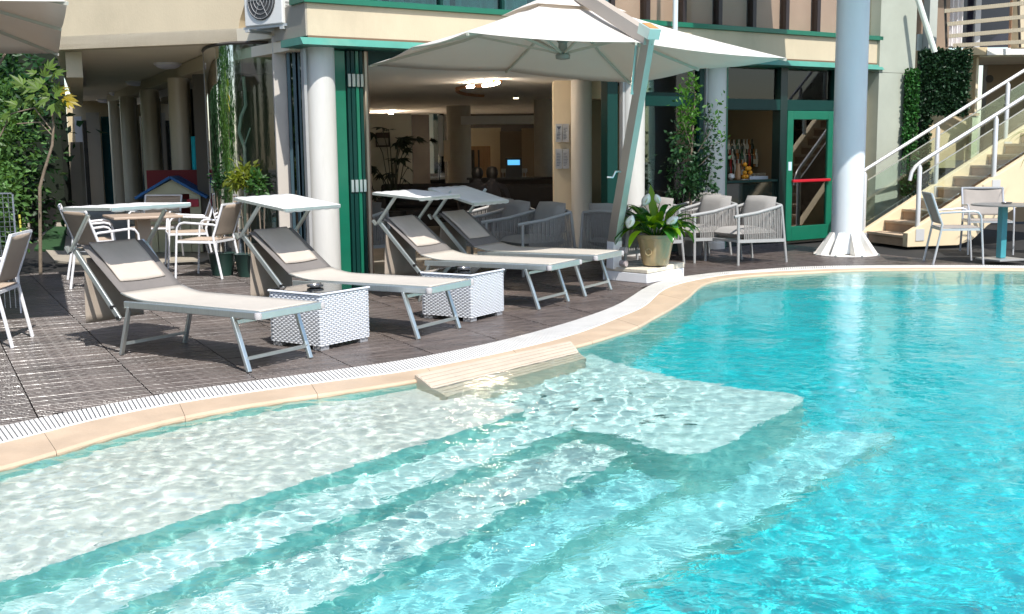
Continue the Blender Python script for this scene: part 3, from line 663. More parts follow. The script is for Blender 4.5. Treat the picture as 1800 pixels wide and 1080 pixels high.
# round ceiling lamps of the walkway
for (px,py),lb in (((295,116),'nearest and largest round frosted lamp on the walkway ceiling'),((240,147),'second round frosted lamp along the walkway ceiling'),((208,166),'third, smaller round frosted lamp deeper in the walkway'),((184,178),'farthest faint round lamp at the dark end of the walkway')):
    p=G(px,py,2.75); t=thing('ceiling_lamp',lb,'ceiling lamp',(p.x,p.y,2.79),group='round lamps of the walkway ceiling')
    MB().lathe([(.20,-.03),(.205,-.0)],n=28).build('base_ring',WMET,t)
    MB().lathe([(.03,-.09),(.10,-.082),(.16,-.06),(.185,-.03)],n=28).build('diffuser',mat('frosted lamp glass',(.62,.62,.70),rough=.4),t,smooth=True)
# curved glass bay
arc=[(-2.78,14.02),(-3.10,13.98),(-3.40,14.08),(-3.66,14.34),(-3.86,14.75),(-4.02,15.3),(-4.12,16.0)]
arc=[Vector((*p,0)) for p in arc]; ar=resample(cr(arc),43)
bay=thing('curved_glass_bay','curved wall of tall frameless green tinted glass panels under the walkway ceiling','glass wall')
for k in range(6):
    seg=ar[k*7:k*7+8]; seg=[seg[0]+(seg[1]-seg[0])*.03]+seg[1:-1]+[seg[-1]-(seg[-1]-seg[-2])*.03]
    mb=MB(); nn=len(seg); inn=[p+Vector((.012,.012,0)) for p in seg]
    V=[(p.x,p.y,.06) for p in seg]+[(p.x,p.y,2.76) for p in seg]
    mb.add(V,[(i,i+1,nn+i+1,nn+i) for i in range(nn-1)]); mb.build('glass_panel',glassmat('bay glass',(.60,.76,.66),ior=1.55),bay,smooth=True,fix=False)
mb=MB(); mb.tube([(p.x,p.y,2.775) for p in ar],.022,6); mb.build('head_rail',mat('dark bay rail',(.07,.06,.05),rough=.5),bay)
mb=MB(); mb.tube([(p.x,p.y,.03) for p in ar],.035,6); mb.build('base_rail',mat('dark bay rail',(.07,.06,.05),rough=.5),bay)
for k in (0,14,28,42):
    p=ar[k]; mb=MB(); mb.b2(p.x-.012,p.x+.012,p.y+.02,p.y+.05,.06,2.76); mb.build('glazing_bar',mat('grey bar',(.25,.25,.23),rough=.4),bay)
mb=MB(); mb.box((-2.2,15.6,1.3),(.1,3.2,2.6)); wpart(mb,'inner_wall',mat('inner bay wall',(.10,.09,.075),rough=.8))
mb=MB(); mb.box((-3.42,17.0,1.3),(2.44,.1,2.6)); wpart(mb,'inner_wall',mat('inner bay wall',(.1,.09,.07)))
mb=MB(); mb.b2(-4.2,-2.2,14.5,17.0,-.02,.0); wpart(mb,'bay_floor',mat('bay floor',(.08,.07,.06),rough=.5))
# corner pier, glazing beside it
mb=MB(); a=dep(496,260,13.55); mb.box((a.x,a.y+.02,1.4),(.155,.24,2.8),rz=FRZ*.4); wpart(mb,'corner_pier',mat('grey beige pier',(.47,.43,.38),rough=.7,var=.05),bevel=.008)
mb=MB(); a=dep(510,260,13.5); b=dep(543,260,13.3); mb.bar((a.x,a.y,1.35),(b.x,b.y,1.35),.02,2.7); wpart(mb,'corner_glass',glassmat('corner glass',(.25,.33,.30),ior=2.0))
for px in (513,523,532): 
    a=dep(px,260,13.38); mb=MB(); mb.box((a.x,a.y,1.35),(.035,.06,2.7)); wpart(mb,'corner_frame',mat('steel blue frame',(.05,.09,.11),rough=.35,metal=.3))
mb=MB(); a=dep(548,75,12.95); b=dep(487,100,14.1); mb.bar((a.x,a.y,2.74),(b.x,b.y,2.74),.25,.10); wpart(mb,'corner_ledge',mat('grey ledge',(.26,.25,.22),rough=.8))
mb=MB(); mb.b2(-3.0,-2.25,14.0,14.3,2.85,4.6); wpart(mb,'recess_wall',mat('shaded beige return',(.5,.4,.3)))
# air conditioning unit
a=dep(497,46,13.05); ac=thing('air_conditioner','white outdoor air conditioning unit on a bracket at the corner above the glass bay','air conditioner',(a.x,a.y,a.z),rz=-.62)
w,d,h=.62,.27,.56
MB().b2(-w,-.0,0,d,0.03,h).build('casing',mat('white unit casing',(.62,.62,.60),rough=.45,dirt=.25),ac,bevel=.012)
g=MB().lathe([(.225,0),(.225,.012)],n=30); 
for v in range(len(g.v)): x,y,z=g.v[v]; g.v[v]=(x-.33,-z-.001,y+.31)
g.build('fan_opening',mat('dark fan opening',(.05,.05,.05),rough=.6),ac)
g=MB()
for r_ in (.06,.11,.16,.21):
    g.tube([(-.33+r_*cos(q*pi/12),-.018,.31+r_*sin(q*pi/12)) for q in range(25)],.004,5)
for q in range(6): g.tube([(-.33,-.018,.31),(-.33+.215*cos(q*pi/3),-.018,.31+.215*sin(q*pi/3))],.004,5)
g.build('fan_grille',mat('grey grille',(.3,.3,.3),rough=.5),ac)
g=MB(); 
for k in range(5): g.b2(.001,.006,.05,.2,.12+k*.035,.135+k*.035)
g.build('side_louvre',mat('grey grille',(.3,.3,.3)),ac)
g=MB(); g.b2(-w-.05,.05,.02,.05,-.0,.03); g.b2(-w-.05,.05,.22,.25,0,.03); g.b2(-.05,.0,0,.6,-.03,0); g.b2(-w,-w+.05,0,.6,-.03,0); g.build('bracket',mat('grey bracket',(.4,.42,.42),rough=.5),ac)
g=MB(); g.tube([(.0,.12,.18),(.06,.12,.17),(.09,.14,.1),(.10,.16,.25),(.14,.2,.5)],.012,6); g.tube([(.0,.16,.14),(.07,.15,.1),(.12,.2,.2),(.16,.24,.5)],.016,6); g.tube([(0,.1,.1),(.05,.1,.05),(.1,.16,-.02)],.010,6); g.build('pipe',mat('silver insulated pipe',(.6,.55,.5),rough=.3,metal=.5),ac)
# ---------------------------------------------------------------- back plate: street side of the garden
def slabw(name,m,x0,x1,y0,y1,z0,z1,label,cat,**k):
    o=MB().b2(x0,x1,y0,y1,z0,z1).build(name,m,None,**k); return tag(o,label,cat)
# ---------------------------------------------------------------- staircase
P0=Vector((5.45,17.35,0)); SD=Vector((.962,.272,0)); WD=Vector((.272,-.962,0)); SW=.92; RISE=.162; RUN=.30; NST=13
st=thing('staircase','outdoor staircase with tan stone treads between cream side walls, rising to the right','staircase')
TREAD=mat('tan stone tread',(.56,.42,.29),rough=.7,var=.12,scale=6,dirt=.25,bump=.2,bscale=50); RIS=mat('brown stone riser',(.40,.27,.18),rough=.75,var=.15,scale=5,dirt=.2)
def SP(u,w,z): return P0+SD*u+WD*w+Vector((0,0,z))
for k in range(NST):
    u=.3*k; z=RISE*(k+1)
    m=MB(); m.hexa([SP(u-.025,.0,z-.04),SP(u-.025,SW,z-.04),SP(u+RUN+.0,SW,z-.04),SP(u+RUN,0,z-.04)],[SP(u-.025,0,z),SP(u-.025,SW,z),SP(u+RUN,SW,z),SP(u+RUN,0,z)]); m.build('tread',TREAD,st,bevel=.006)
    m=MB(); m.hexa([SP(u,.0,z-RISE-.0),SP(u,SW,z-RISE),SP(u+.05,SW,z-RISE),SP(u+.05,0,z-RISE)],[SP(u,0,z-.041),SP(u,SW,z-.041),SP(u+.05,SW,z-.041),SP(u+.05,0,z-.041)]); m.build('riser',RIS,st)
    m=MB(); m.hexa([SP(u+.051,.0,max(0,z-.5)),SP(u+.051,SW,max(0,z-.5)),SP(u+RUN+.05,SW,max(0,z-.35)),SP(u+RUN+.05,0,max(0,z-.35))],[SP(u+.051,0,z-.042),SP(u+.051,SW,z-.042),SP(u+RUN,SW,z-.042),SP(u+RUN,0,z-.042)]); m.build('step_core',BEIGE,st)
STR=mat('cream stair wall',(.66,.54,.36),rough=.8,var=.05,scale=3,dirt=.1,bump=.1,bscale=70)
sl_=RISE/RUN
def stringer(w0,w1,u0,h0,off):
    # side outline in (u,z)
    U=NST*RUN
    o=[(u0,0),(u0,h0),(u0+.05,h0+.02),(U,off+U*sl_),(U,off+U*sl_-.75),(u0+1.35,off+(u0+1.35)*sl_-.72+.04),(u0+1.1,.07),(u0+.85,0)]
    m=MB(); k=len(o); m.add([SP(u,w0,z) for u,z in o]+[SP(u,w1,z) for u,z in o],[tuple(range(k)),tuple(range(2*k-1,k-1,-1))]+[(i,(i+1)%k,(i+1)%k+k,i+k) for i in range(k)])
    return m.build('side_wall',STR,st,bevel=.006)
stringer(SW+.002,SW+.12,-.03,.20,.24); stringer(-.12,-.002,-.12,.14,.24)
RAIL=mat('white grey rail tube',(.60,.60,.60),rough=.3,metal=.3)
def railing(w,u0,label_):
    r=thing('stair_railing',label_,'railing'); z=lambda u:.24+u*sl_; U=NST*RUN
    m=MB(); m.tube([SP(u0-.16,w,z(u0)+.62),SP(u0-.13,w,z(u0)+.74),SP(u0-.07,w,z(u0)+.82),SP(u0+.02,w,z(u0)+.885),SP(U,w,z(U)+.87)],.027,12); m.build('handrail',RAIL,r,smooth=True)
    k=0; us=[u0,u0+1.26,u0+2.5,u0+3.7]
    for u in us:
        if u>U: break
        m=MB(); m.tube([SP(u,w,z(u)-.16),SP(u,w,z(u)+.80),SP(u,w,z(u)+.85)],[.034,.034,.012],12); m.build('post',RAIL,r,smooth=True)
        m=MB(); m.bar(SP(u-.07,w+.066,z(u)-.16),SP(u+.07,w+.066,z(u)-.16),.008,.17); m.build('anchor_plate',RAIL,r)
        m=MB(); m.bar(SP(u,w+.02,z(u)+.12),SP(u,w+.09,z(u)+.12),.03,.02); 
    for a,b in zip(us,us[1:]):
        a+=.05;b-=.05; b=min(b,U)
        m=MB(); m.hexa([SP(a,w-.004,z(a)+.05),SP(b,w-.004,z(b)+.05),SP(b,w+.004,z(b)+.05),SP(a,w+.004,z(a)+.05)],[SP(a,w-.004,z(a)+.68),SP(b,w-.004,z(b)+.68),SP(b,w+.004,z(b)+.68),SP(a,w+.004,z(a)+.68)]); m.build('glass_panel',RGLASS,r)
        m=MB(); m.bar(SP(a,w,z(a)+.69),SP(b,w,z(b)+.69),.014,.014); m.build('clip_rail',mat('thin steel rod',(.5,.5,.46),rough=.3,metal=.6),r)
railing(SW+.06,.17,'nearer stair railing with bent grey tube handrail and glass panels')
railing(-.06,-.05,'farther stair railing with bent grey tube handrail, against the dark glazing')
# ---------------------------------------------------------------- right hand wing behind the stairs
rw=thing('stair_wing','shaded cream wing behind the stairs with a recess, balcony and dark glazing','building')
def rcard(name,m,px0,px1,py0,py1,y,th=.15,z0=None,zz=None,**k):
    a=dep(px0,py1,y); b=dep(px1,py0,y); mb=MB(); mb.b2(a.x,b.x,y,y+th,(a.z if z0 is None else z0),b.z if zz is None else zz); return mb.build(name,m,rw,**k)
BW1=mat('warm beige wall',(.56,.45,.28),rough=.9,var=.05,scale=2)
rcard('wall',BW1,1597,1722,88,420,19.6,.3,z0=0)
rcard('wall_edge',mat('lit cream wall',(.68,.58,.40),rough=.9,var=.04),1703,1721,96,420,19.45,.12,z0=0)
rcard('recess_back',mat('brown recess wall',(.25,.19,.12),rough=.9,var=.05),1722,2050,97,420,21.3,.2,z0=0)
rcard('recess_soffit',SOFF,1722,2050,93,100,19.3,2.2)
rcard('landing_band',mat('white landing band',(.74,.72,.66),rough=.8,var=.03),1735,2050,83,97,19.2,.2)
rcard('landing_band',BW1,1700,1736,83,97,19.22,.2)
rcard('dark_glazing',DG,1603,1625,200,425,19.3,.05,z0=0); rcard('frame',mat('grey steel post',(.35,.40,.38),rough=.4),1568,1578,120,430,18.95,.06,z0=0)
rcard('dark_glazing',DG,1640,1704,295,425,19.5,.05,z0=0)
rcard('green_plinth',mat('pale green plinth',(.52,.56,.38),rough=.8),1700,1720,205,420,19.3,.1,z0=0)
rcard('plinth_cap',mat('tan cap',(.5,.36,.25),rough=.8),1697,1722,199,204,19.28,.14)
o=MB().lathe([(.07,0),(.07,.02)],n=18).build('wall_vent',mat('dark vent',(.05,.04,.03),rough=.7),rw); p=dep(1739,139,21.28); o.location=p; o.rotation_euler=(pi/2,0,0)
# upper balcony
rcard('balcony_back',mat('dark balcony glazing',(.02,.02,.035),rough=.1),1655,2050,-200,84,21.5,.1); rcard('balcony_floor',SOFF,1650,2050,84,88,19.4,2.2)
rcard('balcony_glazing_bar',mat('steel',(.4,.42,.45),rough=.4),1722,1725,-200,84,21.3,.05)
rcard('balcony_pier',BEIGE,1790,1830,-200,84,19.6,.3)
rcard('balcony_pier',mat('tan wood post',(.4,.22,.13),rough=.6),1776,1782,0,84,20.5,.1)
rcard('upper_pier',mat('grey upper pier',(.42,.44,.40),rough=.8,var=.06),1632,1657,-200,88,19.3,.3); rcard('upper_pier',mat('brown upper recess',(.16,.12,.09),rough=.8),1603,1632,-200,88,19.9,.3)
rcard('pale_post',mat('pale post',(.55,.62,.56),rough=.5),1614,1622,60,90,19.6,.1)
m=MB(); 
m.grid(lambda u,v:(dep(1660,0,20.6).x+.34*u,20.6+.05*sin(u*25),dep(1660,82,20.6).z+1.6*v),24,2); tag(m.build('white_curtain',mat('white curtain cloth',(.75,.73,.74),rough=.9),smooth=True),'white curtain hanging behind the balcony slats at upper right','curtain')
br=thing('balcony_railing','balcony railing of four rope wrapped horizontal slats above the recess','railing')
SLAT=mat('rope wrapped slat',(.47,.40,.29),rough=.9,var=.2,scale=50,stretch=(14,1,1),bump=.4,bscale=30)
for (x0,y0),(x1,y1) in (((1657,-6),(1850,-25)),((1660,20),(1850,1)),((1665,43),(1850,25)),((1668,64),(1850,48)),((1675,80.5),(1850,71))):
    a=dep(x0,y0,18.9); b=dep(x1,y1,18.4); m=MB(); nr=60
    for q in range(nr):
        p=a.lerp(b,(q+.08)/nr); r_=a.lerp(b,(q+.9)/nr); m.bar(p,r_,.05,.062)
    m.bar(a,b,.04,.05); m.build('slat',SLAT,br)['kind']='stuff'
for px in (1664,1793):
    a=dep(px,84,18.95); b=dep(px-4,-30,18.95); m=MB(); m.tube([a,b],.02,6); m.build('post',mat('dark post',(.05,.04,.03),rough=.6),br)
a=dep(1643,92,18.2); b=dep(1612,-6,18.2); m=MB(); m.tube([a,b],.045,10); tag(m.build('diagonal_brace',mat('pale green brace',(.62,.66,.60),rough=.5)),'pale slanting steel brace rising behind the grey square column','brace')
# ---------------------------------------------------------------- leaves
def leafquads(pts,dirs,size,name,m,parent=None,bend=.25,asp=.5,kind=None,label=None,up=None):
    # pts (n,3) array, dirs (n,3) leaf direction: folded blades, four triangles each
    n=len(pts); rng=np.random.default_rng(len(pts))
    d=dirs/np.linalg.norm(dirs,axis=1)[:,None]
    r=rng.normal(size=(n,3)); s=np.cross(d,r); s/=np.linalg.norm(s,axis=1)[:,None]; u=np.cross(s,d)
    L=size*rng.uniform(.7,1.3,n)[:,None]; w=L*asp*.5
    v=np.empty((n,6,3)); v[:,0]=pts; v[:,1]=pts+d*L*.45+s*w+u*L*bend*.4; v[:,2]=pts+d*L*.45-s*w+u*L*bend*.4
    v[:,3]=pts+d*L*.5; v[:,4]=pts+d*L-u*L*bend*.3; v[:,5]=pts+d*L*.9
    V=v.reshape(-1,3); b=(np.arange(n)*6)[:,None]
    F=np.concatenate([b+[0,1,3],b+[0,3,2],b+[1,4,3],b+[3,4,2]],1).reshape(-1,3)
    me=bpy.data.meshes.new(name); me.vertices.add(len(V)); me.vertices.foreach_set('co',V.ravel()); me.loops.add(F.size); me.loops.foreach_set('vertex_index',F.ravel().astype(np.int32))
    me.polygons.add(len(F)); me.polygons.foreach_set('loop_start',np.arange(0,F.size,3,dtype=np.int32)); me.update(calc_edges=True); me.validate(); me.materials.append(m)
    o=bpy.data.objects.new(name,me); C.collection.objects.link(o); o.parent=parent
    if kind: o['kind']=kind
    if label: o['label']=label
    return o
def cloud(c,rad,n,rng,clumps=14,tight=.38,shell=.5):
    cc=rng.normal(size=(clumps,3)); cc/=np.linalg.norm(cc,axis=1)[:,None]; cc*=rng.uniform(shell,1,clumps)[:,None]
    k=rng.integers(0,clumps,n); p=cc[k]+rng.normal(size=(n,3))*tight*rng.uniform(.5,1,(clumps,1))[k]
    out=p-0*cc[k]; d=p+rng.normal(size=(n,3))*.9+np.array([0,0,-.15])
    return np.array(c)+p*np.array(rad),d
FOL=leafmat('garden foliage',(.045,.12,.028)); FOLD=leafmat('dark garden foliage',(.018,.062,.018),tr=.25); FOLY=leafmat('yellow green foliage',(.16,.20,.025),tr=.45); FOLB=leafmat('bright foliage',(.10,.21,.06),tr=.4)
rng=np.random.default_rng(3)
def tree(name,label,cat,base,trunk_pts,crowns,leaf,mats_,group=None,r0=.09,asp=.5):
    t=thing(name,label,cat,base,0,group)
    m=MB(); 
    for k,tp in enumerate(trunk_pts): m.tube([Vector(p)-Vector(base) for p in tp],r0*(1 if k==0 else .5),8,r2=r0*.3)
    m.build('trunk',BARK,t,smooth=True)
    for k,(c,rad,n) in enumerate(crowns):
        p,d=cloud(np.array(c)-np.array(base),rad,n,rng); leafquads(p,d,leaf,'crown',mats_[k%len(mats_)],t,asp=asp)['kind']='stuff'
    return t
Dp=lambda px,py,y:tuple(dep(px,py,y))
tree('garden_tree','big dark evergreen tree filling the shade left of the walkway','tree',(-9.0,18.5,0),[[(-9.0,18.5,0),(-8.9,18.6,1.5),(-8.8,18.7,3.0)],[(-8.9,18.6,1.4),(-8.3,18.4,2.4)],[(-8.9,18.6,1.6),(-9.8,18.4,2.8)]],
     [((-9.0,18.6,2.5),(1.1,1.0,1.0),5200),((-8.9,19.2,1.2),(1.0,.9,1.1),4200),((-9.7,18.8,3.5),(1.4,1.0,.9),2600)],.13,[FOLD,FOLD,FOLD])
tree('garden_tree','leafy garden tree with sunlit pale leaves at the far left edge','tree',(-7.4,14.5,0),[[(-7.4,14.5,0),(-7.2,14.5,1.2),(-6.9,14.5,2.2)],[(-7.2,14.5,1.2),(-6.5,14.4,2.3),(-6.2,14.3,2.7)]],
     [((-6.9,14.6,1.55),(.75,.6,.75),3000),((-6.6,14.2,1.0),(.55,.5,.55),1500),((-7.4,14.3,2.6),(.9,.6,.7),2000)],.085,[FOLB,FOLB,FOL],r0=.05)
# thin tree with lobed yellowing leaves
b=dep(72,390,14.0); tt=[Dp(70,330,14),Dp(78,300,14),Dp(92,255,14),Dp(94,222,14),Dp(90,190,14)]
t=thing('fig_tree','slim bare-stemmed fig tree with large lobed yellowing leaves left of the walkway','tree',(b.x,b.y,0))
m=MB(); bb=Vector((b.x,b.y,0)); m.tube([Vector((b.x-.05,b.y,0))-bb]+[Vector(p)-bb for p in tt],.022,8,r2=.012)
m.tube([Vector(Dp(93,232,14))-bb,Vector(Dp(60,190,14))-bb,Vector(Dp(20,200,14))-bb,Vector(Dp(0,240,14))-bb],.009,6); m.tube([Vector(Dp(93,240,14))-bb,Vector(Dp(70,215,14))-bb,Vector(Dp(30,218,14))-bb],.007,6)
m.build('stem',BARK,t,smooth=True)
def lobed(m,c,d,u,s,L):
    d=Vector(d).normalized(); s_=d.cross(Vector(u)).normalized(); un=s_.cross(d)
    for a in (-1.15,-.6,0,.6,1.15):
        e=(d*cos(a)+s_*sin(a)); l=L*(1-.28*abs(a)); w=e.cross(un)*l*.16
        n0=len(m.v); m.add([c,c+e*l*.5+w-un*l*.05,c+e*l*.5-w-un*l*.05,c+e*l-un*l*.22],[(0,1,3),(0,3,2)])
FIG=leafmat('fig leaf green',(.10,.17,.03),tr=.45); FIGY=leafmat('fig leaf yellow',(.30,.24,.02),tr=.5)
for k,(px,py,dx,dz,mt) in enumerate([(88,170,-.6,.1,0),(95,168,.5,.3,0),(100,158,.6,.2,1),(112,170,.8,-.1,1),(80,178,-.8,-.2,0),(60,170,-.9,0,0),(40,178,-1,-.2,0),(95,182,.3,-.5,0),(75,148,-.4,.4,0),(90,140,.3,.5,0),(62,130,-.5,.3,0),(85,122,.2,.5,0),(108,162,.7,.2,1),(118,178,.9,-.2,1),(50,160,-.6,.3,0),(70,190,-.4,-.6,0),(104,176,.5,-.3,0),(98,164,.2,.6,0),(84,160,-.2,.5,0),(68,158,-.5,.5,0),(56,172,-.4,-.5,0),(100,185,.6,-.5,0),(30,185,-.5,.3,0),(18,200,-.7,-.3,0),(78,135,.1,.6,0),(96,130,.5,.2,0),(60,145,-.6,.2,0),(40,150,-.4,.5,0)]):
    m=MB(); lobed(m,dep(px,py,14+R.uniform(-.2,.2))-bb,Vector((dx,R.uniform(-.5,.1),dz)),Vector((.1,-.6,.8)),0,R.uniform(.13,.20)); m.build('leaf',(FIG,FIGY)[mt],t,fix=False)
# hedge backdrop and garden behind the wing so no horizon shows
HB=thing('garden_hedge','tall dark hedge closing off the garden far left behind the trees','hedge',(-14.5,24,0))
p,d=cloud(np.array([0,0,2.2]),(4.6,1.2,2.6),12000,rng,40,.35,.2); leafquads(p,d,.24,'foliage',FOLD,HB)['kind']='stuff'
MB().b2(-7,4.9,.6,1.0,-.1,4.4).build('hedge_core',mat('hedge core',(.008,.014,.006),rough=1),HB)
p,d=cloud(np.array([-6.0,-6,2.2]),(3.0,3.5,2.8),6000,rng,40,.35,.2); leafquads(p,d,.22,'foliage',FOLD,HB)['kind']='stuff'
# trees on the other bank of the pool (they only show mirrored in the glass)
for k,(x,y,h) in enumerate(((-13.5,-7.5,4.2),(-8.5,-15,4.6),(-1.5,-17,4.4),(5.5,-17,4.6),(13,-17,4.6),(20,-9,4.2),(-14.0,1.0,3.6),(-15.0,-3.4,4.0),(-17.5,5.0,4.0),(-11.8,15.6,3.0),(-12.5,12.6,3.0))):
    lb=['by the left end','near the left','straight behind the camera side','on the right','on the far right','beside the right rim','beside the left rim','beyond the left rim','past the left garden edge','left of the fig tree, out of view','left of the mesh panel, out of view'][k]
    tree('bank_tree','broad leafy tree on the opposite pool bank, '+lb,'tree',(x,y,0),[[(x,y,0),(x+.1,y,h*.5),(x,y,h)]],[((x,y,h),(2.2,2.0,1.9),2600),((x+.5,y+.3,h*.5),(2.0,1.6,1.2),1500)],.26,[FOLD,FOL],group='trees on the opposite bank',r0=.16)
# green wall panels by the stairs
def hedgepanel(name,label,px0,px1,py0,py1,y,dn,n,ms,L=.055,z0=None):
    a=dep(px0,py1,y); b=dep(px1,py0,y); t=thing(name,label,'hedge panel',(a.x,y,0))
    w=b.x-a.x; za=a.z if z0 is None else z0; zb=b.z
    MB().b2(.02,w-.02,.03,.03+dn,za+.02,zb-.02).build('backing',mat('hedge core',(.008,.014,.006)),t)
    P=np.column_stack([rng.uniform(0,w,n),rng.uniform(-.05,.04,n),rng.uniform(za,zb,n)]); Dd=rng.normal(size=(n,3))*.7+np.array([0,-.8,.1])
    leafquads(P,Dd,L,'foliage',ms,t,asp=.6)['kind']='stuff'; return t
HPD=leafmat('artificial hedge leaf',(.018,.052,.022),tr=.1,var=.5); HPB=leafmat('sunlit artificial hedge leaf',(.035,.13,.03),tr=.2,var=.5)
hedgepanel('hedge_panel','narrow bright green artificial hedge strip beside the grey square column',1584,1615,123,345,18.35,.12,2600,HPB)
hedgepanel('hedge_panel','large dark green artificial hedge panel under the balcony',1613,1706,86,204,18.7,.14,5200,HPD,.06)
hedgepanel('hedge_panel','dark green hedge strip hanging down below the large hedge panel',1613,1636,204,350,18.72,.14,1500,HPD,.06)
# climbing tree in front of the glass bay
b=dep(1213,400,15.55); cl=thing('climbing_tree','tall narrow ficus growing up in front of the glass between two columns','potted tree',(b.x,b.y,0)); bb=Vector((b.x,b.y,0))
m=MB(); m.tube([(0,0,.2),(.01,0,.6),(-.01,0,.95),(.02,.02,1.6),(.05,0,2.2)],.024,8,r2=.01); 
for pa,pb in (((1217,300),(1252,268)),((1225,270),(1262,205)),((1240,240),(1248,190)),((1232,262),(1270,245)),((1215,260),(1200,210))):
    m.tube([dep(*pa,15.5)-bb,dep((pa[0]+pb[0])/2,(pa[1]+pb[1])/2+3,15.4)-bb,dep(*pb,15.35)-bb],.008,6,r2=.003)
m.build('trunk',BARK,cl,smooth=True)
FIC=leafmat('ficus leaf',(.018,.062,.020),tr=.2); FICB=leafmat('young ficus leaf',(.06,.17,.02),tr=.4)
def cl_cloud(px,py,rx,rz,n,L,mt):
    c=dep(px,py,15.5)-bb; p,d=cloud(np.array(c),(rx,.16,rz),n,rng,10,.35,.3); leafquads(p,d,L,'crown',mt,cl,asp=.55)['kind']='stuff'
cl_cloud(1212,300,.27,.30,520,.075,FIC); cl_cloud(1208,255,.22,.3,260,.07,FIC); cl_cloud(1205,205,.17,.35,260,.07,FICB); cl_cloud(1221,160,.07,.32,110,.06,FICB); cl_cloud(1240,325,.14,.12,120,.07,FIC); cl_cloud(1190,335,.12,.14,90,.07,FIC)
for (px,py,n) in ((1245,195,22),(1250,225,24),(1262,205,22),(1258,250,26),(1250,265,26),(1266,247,20),(1240,250,24),(1270,180,8)):
    c=dep(px,py,15.36)-bb; p=np.array(c)+rng.normal(size=(n,3))*np.array([.045,.03,.07]); leafquads(p,rng.normal(size=(n,3)),.07,'leaf_spray',FIC if px<1262 else FICB,cl,asp=.5)['kind']='stuff'
MB().lathe([(.15,0),(.19,.28),(.2,.3),(.17,.3),(.16,.26)],n=24).build('pot',mat('grey planter',(.25,.25,.25),rough=.6),cl,smooth=True)
# palm at the right edge
b=Vector((7.45,15.6,0)); pm=thing('palm_plant','spiky palm with arching strap leaves at the right edge by the stairs','plant',b)
m=MB(); m.lathe([(.2,0),(.26,.4),(.27,.42),(.23,.42)],n=20); m.build('pot',mat('dark planter',(.05,.05,.05),rough=.5),pm,smooth=True)
m=MB(); m.tube([(0,0,.3),(.02,0,1.0),(0,0,1.45)],.05,8); m.build('trunk',BARK,pm,smooth=True)
PALM=leafmat('palm blade',(.09,.19,.03),tr=.35)
def strap(m,o,d,L,w,droop,seg=7):
    d=Vector(d).normalized(); s=d.cross(Vector((0,0,1))).normalized(); vs=[];p=Vector(o)
    for k in range(seg+1):
        t=k/seg; ww=w*(sin(pi*min(1,t*.9+.12))**.7)*(1-t*.6); vs+= [p-s*ww,p+Vector((0,0,-ww*.35)),p+s*ww]; d=(d+Vector((0,0,-droop/seg*(.4+t*1.6)))).normalized(); p=p+d*L/seg
    m.add(vs,[f for k in range(seg) for f in ((k*3,k*3+1,k*3+4,k*3+3),(k*3+1,k*3+2,k*3+5,k*3+4))])
for k in range(34):
    a=R.uniform(0,2*pi); e=R.uniform(-.1,1.3); m=MB(); strap(m,(0,0,1.45),(cos(a)*cos(e),sin(a)*cos(e),sin(e)),R.uniform(.55,.95),.022,R.uniform(.9,1.9)); m.build('leaf',PALM,pm,fix=False,smooth=True)
# ---------------------------------------------------------------- big white pillar
b=G(1487,447); pil=thing('support_pillar','tall thick white-blue round pillar on a flared steel foot at the far pool edge','pillar',(b.x,b.y,0))
m=MB(); m.lathe([(.205,.02),(.205,.6),(.2125,1.5),(.2125,3.0),(.2125,4.59)],n=48); m.build('shaft',PILM,pil,smooth=True)
GUS=mat('white painted steel foot',(.72,.70,.66),rough=.5,dirt=.35,var=.04,dcol=(.4,.3,.2))
for k in range(8):
    a=2*pi*k/8+.2; e=Vector((cos(a),sin(a),0)); s=Vector((-sin(a),cos(a),0))*.012
    w=Vector((-sin(a),cos(a),0))
    m=MB(); m.hexa([e*.19-w*.045,e*.42-w*.085,e*.42+w*.085,e*.19+w*.045],[e*.19-w*.045+Vector((0,0,.30)),e*.215-w*.045+Vector((0,0,.30)),e*.215+w*.045+Vector((0,0,.30)),e*.19+w*.045+Vector((0,0,.30))])
    g=m.build('gusset',GUS,pil,bevel=.006); 
    MB().lathe([(.016,0),(.016,.02)],n=8).build('bolt',ALU,g,loc=tuple(e*.44))
m=MB(); m.lathe([(.43,.0),(.43,.008)],n=40); m.build('base_plate',GUS,pil)
